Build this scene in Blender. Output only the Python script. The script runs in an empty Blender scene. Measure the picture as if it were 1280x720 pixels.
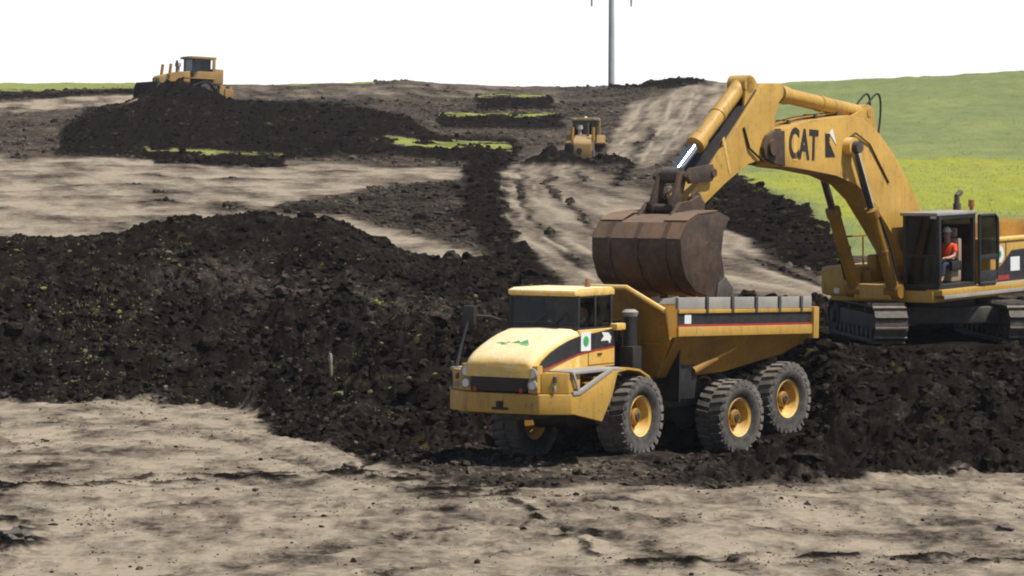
import bpy, bmesh, math, random
import numpy as np
from mathutils import Vector, Matrix, Euler
HAZE = .00015
random.seed(7); rng = np.random.default_rng(11)
sc = bpy.context.scene
C = sc.collection
R = math.radians
# ------------------------------------------------------------------ camera model
FPX, CZ, PIT = 3780.0, 6.5, math.atan(140 / 3780)
cam = bpy.data.cameras.new("camera"); co = bpy.data.objects.new("camera", cam); C.objects.link(co)
cam.sensor_width = 36; cam.lens = FPX / 1280 * 36
cam.clip_start = 1; cam.clip_end = 5000
co.location = (0, 0, CZ); co.rotation_euler = (R(90) - PIT, 0, 0)
sc.camera = co

# ------------------------------------------------------------------ materials
def newmat(name):
    m = bpy.data.materials.new(name); m.use_nodes = True
    nt = m.node_tree; b = nt.nodes["Principled BSDF"]
    return m, nt, b
def N(nt, t, **kw):
    n = nt.nodes.new(t)
    for k, v in kw.items():
        if k in n.inputs: n.inputs[k].default_value = v
        else: setattr(n, k, v)
    return n
def noise(nt, vec, scale, detail=5, rough=.55):
    n = N(nt, "ShaderNodeTexNoise"); n.inputs["Scale"].default_value = scale
    n.inputs["Detail"].default_value = detail; n.inputs["Roughness"].default_value = rough
    if vec is not None: nt.links.new(vec, n.inputs["Vector"])
    return n.outputs["Fac"]
def mapr(nt, src, a, b, c=0., d=1.):
    n = N(nt, "ShaderNodeMapRange"); nt.links.new(src, n.inputs[0])
    for i, v in enumerate((a, b, c, d)): n.inputs[i + 1].default_value = v
    return n.outputs[0]
def mixc(nt, fac, a, b):
    n = N(nt, "ShaderNodeMix", data_type='RGBA')
    for s, v in ((n.inputs[0], fac), (n.inputs[6], a), (n.inputs[7], b)):
        if hasattr(v, "default_value") or isinstance(v, bpy.types.NodeSocket): nt.links.new(v, s)
        else: s.default_value = v if isinstance(v, (int, float)) else tuple(v) + (1,)
    return n.outputs[2]
def math_(nt, op, a, b=None):
    n = N(nt, "ShaderNodeMath", operation=op)
    for i, v in enumerate((a, b)):
        if v is None: continue
        if isinstance(v, bpy.types.NodeSocket): nt.links.new(v, n.inputs[i])
        else: n.inputs[i].default_value = v
    return n.outputs[0]
def bump(nt, b, h, strength, dist):
    n = N(nt, "ShaderNodeBump"); n.inputs["Strength"].default_value = strength; n.inputs["Distance"].default_value = dist
    nt.links.new(h, n.inputs["Height"]); nt.links.new(n.outputs[0], b.inputs["Normal"])
DUST = (.36, .30, .225)
def painted(name, col, col2, rough=.45, dust=.5, wear=None, scale=1.0, metal=0.0, dcol=DUST, mud=0.0):
    """paint with blotchy tone, settled dust or painted sun highlight on upward faces, splashed dirt; optional worn patches"""
    m, nt, b = newmat(name)
    tc = N(nt, "ShaderNodeTexCoord").outputs["Object"]
    g = N(nt, "ShaderNodeNewGeometry")
    n1 = noise(nt, tc, .9 * scale, 4); n2 = noise(nt, tc, 5 * scale, 6, .65); n3 = noise(nt, tc, 22 * scale, 4, .7)
    base = mixc(nt, mapr(nt, n1, .35, .65), col, col2)
    sep = N(nt, "ShaderNodeSeparateXYZ"); nt.links.new(g.outputs["Normal"], sep.inputs[0])
    up = mapr(nt, sep.outputs[2], .3, .95, 0, .45)
    d = math_(nt, 'ADD', up, mapr(nt, n2, .42, .8, 0, .6))
    d = math_(nt, 'MULTIPLY', d, dust)
    colr = mixc(nt, d, base, dcol)
    if wear:
        w = mapr(nt, n3, .56, .64, 0, 1); w = math_(nt, 'MULTIPLY', w, mapr(nt, n2, .5, .6, 0, .8))
        colr = mixc(nt, w, colr, wear)
    if mud:                                                      # splashed and rubbed-in mud, greasy streaks running down
        st = N(nt, "ShaderNodeMapping"); st.inputs["Scale"].default_value = (3.2, 3.2, .5); nt.links.new(tc, st.inputs["Vector"])
        n4 = noise(nt, st.outputs[0], 2.2, 5, .6)
        mm = math_(nt, 'MULTIPLY', mapr(nt, n4, .52, .72, 0, mud), mapr(nt, n2, .35, .6, .3, 1))
        colr = mixc(nt, mm, colr, (.085, .06, .038))
    nt.links.new(colr, b.inputs["Base Color"])
    nt.links.new(mapr(nt, d, 0, .5, rough, .9), b.inputs["Roughness"])
    b.inputs["Metallic"].default_value = metal
    b.inputs["Specular IOR Level"].default_value = .35
    bump(nt, b, n3, .15, .01)
    return m
M = {}
M['yellow'] = painted("machine_yellow_paint", (.57, .34, .065), (.46, .265, .045), .40, .42, (.10, .06, .03), mud=.5)
M['yellow2'] = painted("highlit_yellow_paint", (.70, .43, .08), (.60, .345, .055), .26, .6, (.2, .12, .05), dcol=(.80, .70, .50))  # lighter yellow; pale dust tint on upward faces also paints in sun highlights
M['dozer'] = painted("dusty_bulldozer_paint", (.36, .22, .065), (.26, .15, .045), .55, .6, (.12, .07, .04), .8)
M['hood'] = painted("highlit_bonnet_paint", (.78, .52, .13), (.68, .42, .085), .24, 1.0, (.2, .12, .05), dcol=(.84, .76, .58))  # palest yellow: blown-out sun highlight painted into base and dust colours
M['orange'] = painted("shaded_yellow_paint", (.38, .195, .022), (.25, .125, .02), .55, .35, (.05, .035, .022), .8, dcol=(.10, .075, .05), mud=.6)  # yellow darkened for parts in shade, shade put into the colour, plus mud
M['black'] = painted("black_paint", (.018, .018, .02), (.028, .027, .027), .45, .12)
M['steel'] = painted("dark_dirty_steel", (.045, .042, .04), (.07, .062, .055), .7, .3)
M['chrome'] = painted("cylinder_chrome", (.75, .77, .8), (.7, .72, .75), .12, .05, metal=1.)
M['bucket'] = painted("worn_bucket_steel", (.042, .028, .022), (.085, .052, .034), .6, .22, (.2, .12, .07), 1.2)
M['buckety'] = painted("bucket_faded_paint", (.17, .098, .052), (.10, .06, .038), .6, .35, (.06, .04, .03), 1.6)
M['rubber'] = painted("dusty_tyre_rubber", (.085, .08, .074), (.13, .12, .108), .9, .7)
_m = M['rubber']; _nt = _m.node_tree; _b = _nt.nodes["Principled BSDF"]; _old = _b.inputs["Base Color"].links[0].from_socket
_tc = N(_nt, "ShaderNodeTexCoord").outputs["Object"]; _sp = N(_nt, "ShaderNodeSeparateXYZ"); _nt.links.new(_tc, _sp.inputs[0])
_r = math_(_nt, 'SQRT', math_(_nt, 'ADD', math_(_nt, 'POWER', _sp.outputs[0], 2.), math_(_nt, 'POWER', _sp.outputs[2], 2.)))
_f = math_(_nt, 'ADD', mapr(_nt, _r, .58, .80, .75, 0), mapr(_nt, noise(_nt, _tc, 7, 5, .7), .35, .7, .25, -.25))      # clean dark sidewall ring, dusty tread
_nt.links.new(mixc(_nt, math_(_nt, 'MAXIMUM', _f, 0.), _old, (.022, .021, .02)), _b.inputs["Base Color"])
M['tread'] = painted("dusty_track_steel", (.055, .05, .045), (.085, .075, .066), .7, .7)
M['grey'] = painted("dusty_grey_rail", (.26, .25, .235), (.36, .34, .31), .8, .5, (.1, .09, .08), 1.5)
M['red'] = painted("red_stripe", (.35, .03, .03), (.3, .025, .02), .5, .2)
M['white'] = painted("white_sticker", (.75, .77, .75), (.7, .72, .7), .5, .1)
M['green'] = painted("green_print", (.06, .36, .12), (.05, .3, .1), .5, .05)
M['seat'] = painted("beige_seat_cloth", (.35, .27, .19), (.3, .23, .16), .9, .1)
M['orangevest'] = painted("orange_vest", (.85, .085, .02), (.75, .07, .015), .8, .02)
M['trouser'] = painted("blue_work_trousers", (.03, .04, .07), (.04, .05, .08), .9, .1)
M['skin'] = painted("skin", (.42, .24, .17), (.38, .21, .15), .55, .0)
M['hat'] = painted("white_hard_hat", (.7, .68, .6), (.65, .62, .55), .4, .1)
M['pole'] = painted("galvanised_pole", (.33, .34, .35), (.4, .41, .42), .6, .05)
M['lamp'] = painted("lamp_lens", (.8, .78, .74), (.75, .72, .68), .12, .1)
M['amber'] = painted("amber_lens", (.30, .12, .04), (.26, .1, .03), .4, .3)
def glass(name, tint, refl=.6):
    m, nt, b = newmat(name); nt.nodes.remove(b)
    o = nt.nodes["Material Output"]
    t = N(nt, "ShaderNodeBsdfTransparent"); t.inputs[0].default_value = tint + (1,)
    gl = N(nt, "ShaderNodeBsdfGlossy"); gl.inputs["Roughness"].default_value = .06; gl.inputs[0].default_value = (.85, .9, .95, 1)
    fr = N(nt, "ShaderNodeFresnel"); fr.inputs[0].default_value = 1.5
    tc = N(nt, "ShaderNodeTexCoord").outputs["Object"]
    df = N(nt, "ShaderNodeBsdfDiffuse"); df.inputs[0].default_value = DUST + (1,)
    mx = N(nt, "ShaderNodeMixShader"); nt.links.new(math_(nt, 'MULTIPLY', fr.outputs[0], refl * .9), mx.inputs[0])
    nt.links.new(t.outputs[0], mx.inputs[1]); nt.links.new(gl.outputs[0], mx.inputs[2])
    m2 = N(nt, "ShaderNodeMixShader"); nt.links.new(mapr(nt, noise(nt, tc, 3, 5),   .4, .8, .0, .07), m2.inputs[0])
    nt.links.new(mx.outputs[0], m2.inputs[1]); nt.links.new(df.outputs[0], m2.inputs[2])
    nt.links.new(m2.outputs[0], o.inputs[0])
    return m
M['glass_clear'] = glass("clear_cab_glass", (.5, .56, .6), .3)
M['glass'] = glass("tinted_cab_glass", (.26, .31, .32))

# ------------------------------------------------------------------ mesh helpers
def NB(): return bmesh.new()
def _bev(bm, geom, w, seg=2):
    es = list({e for f in geom for e in f.edges})
    if w > 0: bmesh.ops.bevel(bm, geom=es, offset=w, segments=seg, affect='EDGES', clamp_overlap=True, profile=.6)
def poly_solid(bm, a, b, bev=0.0):
    """two matching rings of 3D points -> closed solid"""
    va = [bm.verts.new(p) for p in a]; vb = [bm.verts.new(p) for p in b]; n = len(a)
    fs = [bm.faces.new(va), bm.faces.new(vb[::-1])]
    for i in range(n): fs.append(bm.faces.new((va[i], vb[i], vb[(i + 1) % n], va[(i + 1) % n])))
    _bev(bm, fs, bev); return bm
def box(bm, c, s, bev=.02, rot=None):
    x, y, z = (v / 2 for v in s)
    m = Matrix.Translation(c) @ (rot.to_matrix().to_4x4() if rot else Matrix())
    a = [m @ Vector(p) for p in ((-x, -y, -z), (x, -y, -z), (x, y, -z), (-x, y, -z))]
    b = [m @ Vector(p) for p in ((-x, -y, z), (x, -y, z), (x, y, z), (-x, y, z))]
    return poly_solid(bm, a, b, bev)
def bb(bm, x0, x1, y0, y1, z0, z1, bev=.02):
    return box(bm, ((x0 + x1) / 2, (y0 + y1) / 2, (z0 + z1) / 2), (abs(x1 - x0), abs(y1 - y0), abs(z1 - z0)), bev)
def prism(bm, pts, y0, y1, bev=.02):     # (x,z) outline, swept along y
    return poly_solid(bm, [(x, y0, z) for x, z in pts], [(x, y1, z) for x, z in pts], bev)
def plan(bm, pts, z0, z1, bev=.02):      # (x,y) outline, swept along z
    return poly_solid(bm, [(x, y, z0) for x, y in pts], [(x, y, z1) for x, y in pts], bev)
def _frame(d):
    d = d.normalized(); u = d.orthogonal().normalized(); return u, d.cross(u)
def cyl(bm, p0, p1, r0, r1=None, seg=16):
    p0, p1 = Vector(p0), Vector(p1); r1 = r0 if r1 is None else r1
    u, w = _frame(p1 - p0)
    A = [p0 + r0 * (math.cos(t) * u + math.sin(t) * w) for t in np.linspace(0, 2 * math.pi, seg, endpoint=False)]
    B = [p1 + r1 * (math.cos(t) * u + math.sin(t) * w) for t in np.linspace(0, 2 * math.pi, seg, endpoint=False)]
    return poly_solid(bm, A, B, 0)
def tube(bm, pts, r, seg=8):
    pts = [Vector(p) for p in pts]; rings = []
    u = None
    for i, p in enumerate(pts):
        d = (pts[min(i + 1, len(pts) - 1)] - pts[max(i - 1, 0)]).normalized()
        u = d.orthogonal().normalized() if u is None else (u - d * u.dot(d)).normalized()
        w = d.cross(u)
        rings.append([bm.verts.new(p + r * (math.cos(t) * u + math.sin(t) * w)) for t in np.linspace(0, 2 * math.pi, seg, endpoint=False)])
    for a, b in zip(rings, rings[1:]):
        for i in range(seg): bm.faces.new((a[i], a[(i + 1) % seg], b[(i + 1) % seg], b[i]))
    bm.faces.new(rings[0][::-1]); bm.faces.new(rings[-1]); return bm
def lathe(bm, prof, seg=40, c=(0, 0, 0)):   # (r, y) profile about the y axis, open profile
    rings = []
    for r, y in prof:
        rings.append([bm.verts.new((c[0] + r * math.cos(t), c[1] + y, c[2] + r * math.sin(t))) for t in np.linspace(0, 2 * math.pi, seg, endpoint=False)])
    for a, b in zip(rings, rings[1:]):
        for i in range(seg): bm.faces.new((a[i], a[(i + 1) % seg], b[(i + 1) % seg], b[i]))
    return bm
def ribbon(bm, pts, th, y0, y1):         # thick (x,z) polyline swept in y
    n = len(pts); o = []
    for i in range(n):
        a = Vector(pts[max(i - 1, 0)]); b = Vector(pts[min(i + 1, n - 1)]); d = (b - a).normalized()
        o.append((pts[i][0] - d.y * th, pts[i][1] + d.x * th))
    for i in range(n - 1):
        poly_solid(bm, [(pts[i][0], y0, pts[i][1]), (pts[i + 1][0], y0, pts[i + 1][1]), (o[i + 1][0], y0, o[i + 1][1]), (o[i][0], y0, o[i][1])],
                   [(pts[i][0], y1, pts[i][1]), (pts[i + 1][0], y1, pts[i + 1][1]), (o[i + 1][0], y1, o[i + 1][1]), (o[i][0], y1, o[i][1])], 0)
    return bm
def part(name, bm, mat, parent=None, label=None, mw=None, angle=35):
    bmesh.ops.recalc_face_normals(bm, faces=bm.faces)
    me = bpy.data.meshes.new(name); bm.to_mesh(me); bm.free()
    me.polygons.foreach_set("use_smooth", [True] * len(me.polygons))
    me.set_sharp_from_angle(angle=R(angle))
    me.materials.append(M[mat] if isinstance(mat, str) else mat)
    o = bpy.data.objects.new(name, me); C.objects.link(o)
    if parent: o.parent = parent
    if mw is not None: o.matrix_local = mw
    if label: o["label"] = label
    return o
def thing(name, label, cat, loc, rot=(0, 0, 0), group=None):
    o = bpy.data.objects.new(name, None); C.objects.link(o); o.location = loc; o.rotation_euler = rot
    return tag(o, label, cat, group)
def tag(o, label, cat, group=None):
    o["label"] = label; o["category"] = cat
    if group: o["group"] = group
    return o
def struct(o): o["kind"] = "structure"; return o
def copytree(o, parent):
    c = o.copy(); C.objects.link(c); c.parent = parent
    for ch in o.children: copytree(ch, c)
    return c
def text_mesh(name, s, size, mat, parent, mw, extrude=.006, shear=0.0, bold=.0):
    cu = bpy.data.curves.new(name, 'FONT'); cu.body = s; cu.size = size; cu.extrude = extrude; cu.shear = shear; cu.offset = bold
    cu.align_x = 'CENTER'; cu.align_y = 'CENTER'
    t = bpy.data.objects.new(name + "_tmp", cu); C.objects.link(t)
    bpy.context.view_layer.update()
    me = bpy.data.meshes.new_from_object(t.evaluated_get(bpy.context.evaluated_depsgraph_get()))
    bpy.data.objects.remove(t); bpy.data.curves.remove(cu)
    me.name = name; me.materials.clear(); me.materials.append(M[mat])
    o = bpy.data.objects.new(name, me); C.objects.link(o); o.parent = parent; o.matrix_local = mw
    return o
LEFTSIDE = Matrix(((-1, 0, 0, 0), (0, 0, 1, 0), (0, 1, 0, 0), (0, 0, 0, 1)))   # text x -> -x, y -> z, facing +y
FRONT = Matrix(((0, 0, 1, 0), (1, 0, 0, 0), (0, 1, 0, 0), (0, 0, 0, 1)))       # text x -> +y, y -> z, facing +x

# ------------------------------------------------------------------ terrain
def vnoise(x, y, seed=0):
    xi = np.floor(x).astype(np.int64); yi = np.floor(y).astype(np.int64); fx = x - xi; fy = y - yi
    u = fx * fx * fx * (fx * (fx * 6 - 15) + 10); v = fy * fy * fy * (fy * (fy * 6 - 15) + 10)
    def g(ix, iy, dx, dy):
        h = (ix * 374761393 + iy * 668265263 + seed * 974634777) & 0xffffffff
        h = ((h ^ (h >> 13)) * 1274126177) & 0xffffffff; h = (h ^ (h >> 16)) & 0xffff
        a = h * (2 * math.pi / 65536); return np.cos(a) * dx + np.sin(a) * dy
    a = g(xi, yi, fx, fy); b = g(xi + 1, yi, fx - 1, fy); c = g(xi, yi + 1, fx, fy - 1); d = g(xi + 1, yi + 1, fx - 1, fy - 1)
    return (a + u * (b - a) + v * (c + u * (d - c) - a - u * (b - a))) * 1.5
def fbm(x, y, wl, octs=4, seed=0, gain=.5):
    s = np.zeros_like(x); a = 1.; t = 0
    for i in range(octs):
        s += a * vnoise(x / wl, y / wl, seed + i * 17); t += a; a *= gain; wl *= .5
    return s / t
def sst(x, a, b): t = np.clip((x - a) / (b - a), 0, 1); return t * t * (3 - 2 * t)
def zv(Y, v): return CZ - (v - 220) * Y / FPX
def prof(pts): 
    P = [(y, z if k == 'z' else zv(y, z)) for y, k, z in pts]; return [p[0] for p in P], [p[1] for p in P]
NEAR = [(-30, 'z', 4.9), (4, 'z', 4.7), (12, 'z', 4.0), (22, 'z', 2.2), (32, 'z', .7), (42, 'z', .05), (50, 'z', 0)]
HILL = [(105, 'v', 318), (115, 'v', 295), (130, 'v', 270), (145, 'v', 250), (165, 'v', 228), (190, 'v', 205), (215, 'v', 178), (240, 'v', 150), (265, 'v', 127), (290, 'v', 105), (310, 'z', 15.0), (400, 'z', 12), (900, 'z', 6), (3000, 'z', 0)]
PL = prof(NEAR + [(60, 'z', .1), (84, 'z', .3), (90, 'z', 1.0), (100, 'z', 2.6)] + HILL)
PC = prof(NEAR + [(64, 'z', .2), (70, 'z', .25), (74, 'z', .5), (80, 'z', 1.85), (86, 'z', 2.4), (95, 'z', 3.2)] + HILL)
PR = prof(NEAR + [(63.5, 'z', .1), (66, 'z', .12), (69, 'z', .6), (75.5, 'z', 2.05), (80, 'z', 2.2), (86, 'z', 2.4), (90, 'z', 2.9), (95, 'z', 3.3)] + HILL)
def base_height(X, Y):
    px = 640 + FPX * X / np.maximum(Y, 40)
    wl = 1 - sst(px, 320, 560); wr = sst(px, 965, 1045); wc = 1 - wl - wr
    z = wl * np.interp(Y, *PL) + wc * np.interp(Y, *PC) + wr * np.interp(Y, *PR)
    # big spoil heap on the left
    tv = np.interp(px, [-400, 0, 100, 160, 210, 260, 330, 405, 432, 470, 520, 560, 600, 640], [310, 302, 299, 296, 285, 276, 272, 272, 279, 300, 328, 358, 392, 420])
    tz = zv(97, tv); b97 = wl * np.interp(97, *PL) + wc * np.interp(97, *PC) + wr * np.interp(97, *PR)
    shp = np.interp(Y, [84.3, 86, 89, 92, 94.5, 96.6, 98.2, 106], [0, .22, .5, .55, .8, 1, .97, 0])
    shp2 = np.interp(Y, [91, 94.5, 96.6, 98.2, 106], [0, .6, 1, .97, 0]); k = sst(px, 430, 540)
    z += np.maximum(tz - b97, 0) * ((1 - k) * shp + k * shp2)
    # long dark heap under the far bulldozer
    mv = np.interp(px, [40, 70, 85, 110, 150, 190, 215, 262, 285, 320, 400, 450, 500, 545, 600, 650], [178, 175, 158, 141, 132, 120, 116, 117, 126, 131, 131, 136, 148, 163, 172, 178])
    bz = np.interp(222, *PC)
    z += np.maximum(zv(222, mv) - bz, 0) * np.interp(Y, [206, 213, 222, 226, 232, 243], [0, .45, 1, .92, .4, 0]) * (px > 40)
    # crest line
    cv = np.interp(px, [0, 180, 300, 440, 480, 510, 550, 640, 700, 760, 800, 835, 870, 900, 950, 1000, 1100, 1200, 1270, 1400], [104, 104, 106, 104, 101, 100, 105, 108, 109, 107, 105, 99, 98, 103, 106, 103, 98, 94, 89, 88])
    z += (105 - cv) * 290 / FPX * sst(Y, 225, 290) * (1 - sst(Y, 300, 420))
    # knoll carrying the middle bulldozer, road banks
    return z, px
def sdist(px, v, poly):
    P = np.array(poly, float); d = np.full(px.shape, 1e9); ins = np.zeros(px.shape, bool)
    for (x0, y0), (x1, y1) in zip(P, np.roll(P, -1, 0)):
        ex, ey = x1 - x0, y1 - y0; t = np.clip(((px - x0) * ex + (v - y0) * ey) / (ex * ex + ey * ey + 1e-9), 0, 1)
        d = np.minimum(d, np.hypot(px - x0 - t * ex, v - y0 - t * ey))
        c = ((y0 > v) != (y1 > v)); ins ^= c & (px < (x1 - x0) * (v - y0) / (y1 - y0 + 1e-12) + x0)
    return np.where(ins, d, -d)
def ldist(px, v, line):
    d = np.full(px.shape, 1e9)
    for (x0, y0), (x1, y1) in zip(line, line[1:]):
        ex, ey = x1 - x0, y1 - y0; t = np.clip(((px - x0) * ex + (v - y0) * ey) / (ex * ex + ey * ey + 1e-9), 0, 1)
        d = np.minimum(d, np.hypot(px - x0 - t * ex, v - y0 - t * ey))
    return d
# rows and columns of the sheet: dense where it is seen
rows = np.concatenate([np.linspace(-30, 40, 40), np.linspace(41, 63, 190), np.linspace(63.08, 108, 600), np.linspace(108.3, 300, 430), np.linspace(302, 420, 30), np.geomspace(440, 3000, 30)])
cols = np.concatenate([-np.geomspace(3, .24, 30), np.linspace(-.205, .205, 860), np.geomspace(.24, 3, 30)])
Yg, Ag = np.meshgrid(rows, cols, indexing='ij')
X = Ag * np.maximum(Yg, 42.); Y = Yg.copy()
Z, PX = base_height(X, Y)
V = 220 + FPX * (CZ - Z) / np.maximum(Y, 40)
wob = fbm(X, Y, 6, 4, 3); wob2 = fbm(X, Y, 5, 4, 9)
sc_ = np.clip(FPX / np.maximum(Y, 40) / 40, .2, 1.5)
px = PX + wob * 26 * sc_; vv = V + wob2 * 9 * sc_
far = Y > np.where(PX > 650, 88, 104)
# ---- soil map (what the ground is made of): 0 pale subsoil ... 1 black topsoil
D = np.where(far, .62, .9)
front = np.interp(px, [-400, 0, 150, 250, 300, 350, 400, 450, 500, 560, 640, 700, 760, 820, 900, 960, 1040, 1100, 1280, 1700], [495, 497, 499, 505, 515, 535, 558, 578, 590, 600, 611, 611, 608, 602, 602, 598, 600, 592, 592, 590])
fg = sst(vv - front, -4, 5) * (~far)
D = D * (1 - fg) + .06 * fg
tracks_zone = np.exp(-((px - 690) / 190) ** 2 - ((vv - 592) / 26) ** 2) * (~far)
D = np.where(far, D, D - (D - .55) * tracks_zone * (1 - fg) * 1.0)
shelf = sst(sdist(px, vv, [(170, 330), (300, 325), (420, 335), (540, 372), (620, 395), (560, 405), (420, 370), (300, 365), (190, 370)]), -12, 10) * (~far)
D -= .16 * shelf
D += .12 * fg * tracks_zone
def paint(poly, val, soft, cond=far, amt=1.0):
    global D
    w = sst(sdist(px, vv, poly), -soft, soft) * cond * amt; D = D * (1 - w) + val * w; return w
paint([(-300, 192), (0, 195), (160, 197), (320, 203), (450, 206), (585, 213), (575, 226), (470, 233), (425, 246), (350, 256), (332, 266), (420, 276), (432, 270), (520, 296), (640, 330), (645, 352), (560, 352), (470, 302), (430, 283), (300, 330), (-300, 330)], .24, 8)
paint([(345, 256), (430, 241), (590, 219), (595, 300), (622, 328), (540, 298), (430, 268), (380, 270)], .72, 7)
w_patch = paint([(120, 240), (230, 232), (330, 262), (300, 300), (200, 275)], .45, 16, amt=.7)  # darker patch on the pale slope
paint([(580, 196), (645, 188), (628, 222), (642, 290), (705, 336), (745, 356), (650, 356), (600, 310), (578, 270)], .95, 7)
w_road = paint([(625, 214), (700, 186), (745, 214), (800, 236), (850, 280), (905, 284), (1050, 360), (1040, 396), (740, 378), (690, 335), (642, 292)], .36, 7)
w_road2 = paint([(793, 128), (868, 103), (915, 101), (905, 130), (862, 178), (805, 210), (748, 204), (762, 184), (776, 150)], .30, 6)
w_road = np.maximum(w_road, w_road2)
paint([(925, 222), (960, 236), (1010, 260), (1052, 290), (1064, 345), (1030, 346), (960, 322), (905, 290), (870, 262), (890, 230)], .98, 7)
paint([(70, 192), (85, 160), (110, 140), (165, 116), (200, 108), (262, 108), (300, 124), (450, 134), (510, 148), (545, 168), (645, 175), (650, 196), (520, 190), (360, 200), (200, 196)], 1., 5)
paint([(-300, 129), (0, 127), (170, 117), (172, 128), (0, 143), (-300, 145)], .18, 3)
paint([(-300, 117), (0, 117), (172, 111), (172, 117), (0, 126), (-300, 127)], .92, 3)
paint([(285, 108), (540, 104), (700, 110), (700, 128), (560, 122), (290, 124)], .5, 4)
paint([(760, 100), (880, 94), (880, 103), (850, 108), (760, 110)], .98, 3)
G = np.zeros_like(D); YL = np.zeros_like(D)
def grass(poly, soft, yl=0.0):
    global G, YL, D
    w = sst(sdist(px, vv, poly), -soft, soft) * far; G = np.maximum(G, w); YL = np.where(w > .02, np.maximum(YL, yl * w), YL); return w
for st in ([(458, 169), (500, 171), (640, 177), (640, 190), (560, 189), (470, 180)], [(545, 139), (702, 140), (706, 149), (550, 149)], [(595, 116), (690, 117), (690, 124), (600, 125)], [(178, 182), (228, 186), (355, 189), (356, 199), (270, 196), (190, 192)]):
    paint([(x, y + (11 if i >= len(st) / 2 else 4)) for i, (x, y) in enumerate(st)], 1., 3)
    grass([(x, y + (1 if i < len(st) / 2 else -2)) for i, (x, y) in enumerate(st)], 3, .6)
    m = sst(fbm(X, Y, 2.2, 3, 77), -.3, .12); 
grass([(958, 100), (1000, 80), (1700, 60), (1700, 360), (1066, 350), (1058, 300), (1010, 262), (962, 238), (925, 224), (918, 205), (938, 150)], 3)
grass([(-400, 80), (178, 80), (178, 110), (0, 117), (-400, 119)], 2, .35)
grass([(275, 100), (470, 100), (470, 104), (300, 107), (275, 107)], 1.5, .2)
G *= np.where((PX < 720) & (V > 112), sst(fbm(X, Y, 2.6, 4, 77), -.25, .2), 1)
G *= (Y > 104); D = np.where((G > .3) & (PX < 720) & (V > 112), .55 + .4 * sst(fbm(X, Y, 3, 3, 201), -.3, .3), D)
YLw = sst(sdist(px, vv, [(915, 214), (1040, 207), (1130, 202), (1300, 194), (1700, 188), (1700, 290), (1250, 276), (1150, 268), (1090, 290), (1030, 262), (960, 236)]) + 26 * fbm(X, Y, 16, 4, 211), -9, 13) * far
YL = np.maximum(YL, YLw * G)
D = np.clip(D, 0, 1)
# ---- relief
near_rough = (~far) * (1 - fg)
def billow(x, y, wl, octs, seed):
    s = np.zeros_like(x); a = 1.; t = 0
    for i in range(octs): s += a * (np.abs(vnoise(x / wl, y / wl, seed + i * 13)) * 2 - .55); t += a; a *= .55; wl *= .52
    return s / t
b1 = billow(X, Y, 1.5, 5, 21); b2 = fbm(X, Y, .55, 4, 31); big = fbm(X, Y, 4.5, 3, 41)
upper = sst(Y, 93, 95.5) * (PX < 640)                       # fine loose soil on top of the heap
amp = near_rough * (1 - .72 * upper) * (1 - .72 * tracks_zone * 1.)
b3 = billow(X, Y, 3.4, 3, 23); lump = .55 + .9 * sst(fbm(X, Y, 7, 2, 25), -.3, .4)
Z += amp * (.55 * b1 * lump + .20 * b2 * lump + .30 * big + .55 * b3)
Z += near_rough * upper * (.22 * fbm(X, Y, 1.9, 4, 51) + .09 * b2)
Z += near_rough * tracks_zone * (.05 * fbm(X, Y, .5, 3, 61))
fgr = fg * (Y < 104)
rutn = fbm(X * .35 + .12 * Y, Y * 1.6, 1.2, 4, 71)
Z += fgr * sst(Y, 40, 46) * (.10 * fbm(X, Y, 5, 3, 81) + .025 * rutn + .05 * np.maximum(fbm(X, Y, .7, 3, 83) - .12, 0) * 2)
def tyre_print(line, off, wd=.34):
    """lugged tyre print pressed into the pale floor along a ground line"""
    global Z, D
    P = [((x - 640) / FPX * (6.45 * FPX / (v - 220)), 6.45 * FPX / (v - 220)) for x, v in line]
    best = np.full(X.shape, 1e9); lat = np.zeros_like(X); al = np.zeros_like(X); acc = 0
    for (x0, y0), (x1, y1) in zip(P, P[1:]):
        L = math.hypot(x1 - x0, y1 - y0); ux, uy = (x1 - x0) / L, (y1 - y0) / L
        t = np.clip((X - x0) * ux + (Y - y0) * uy, 0, L); la = -(X - x0 - t * ux) * uy + (Y - y0 - t * uy) * ux; d = np.hypot(X - x0 - t * ux, Y - y0 - t * uy)
        m = d < best; best = np.where(m, d, best); lat = np.where(m, la, lat); al = np.where(m, acc + t, al); acc += L
    la = lat - off + .08 * fbm(X, Y, 3, 2, 221); ins = (1 - sst(np.abs(la), wd * .8, wd * 1.25)) * (best < 4) * fgr * sst(fbm(X, Y, 4, 2, 223), -.45, .05)
    lug = np.sin(2 * math.pi * (al + .5 * np.abs(la)) / .42); edge = np.exp(-((np.abs(la) - wd * 1.25) / .1) ** 2) * (best < 4) * fgr
    Z += ins * (-.03 + .016 * lug) + edge * .022; D = np.clip(D + ins * (.10 + .09 * lug), 0, 1)
for ln in ([(-120, 676), (200, 640), (480, 648), (760, 690), (900, 730)], [(240, 740), (620, 668), (900, 640), (1400, 648)], [(-60, 556), (180, 534), (320, 546), (480, 592)], [(560, 632), (800, 622), (1000, 630), (1400, 612)]):
    for off in (-1.25, 1.25): tyre_print(ln, off)
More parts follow.
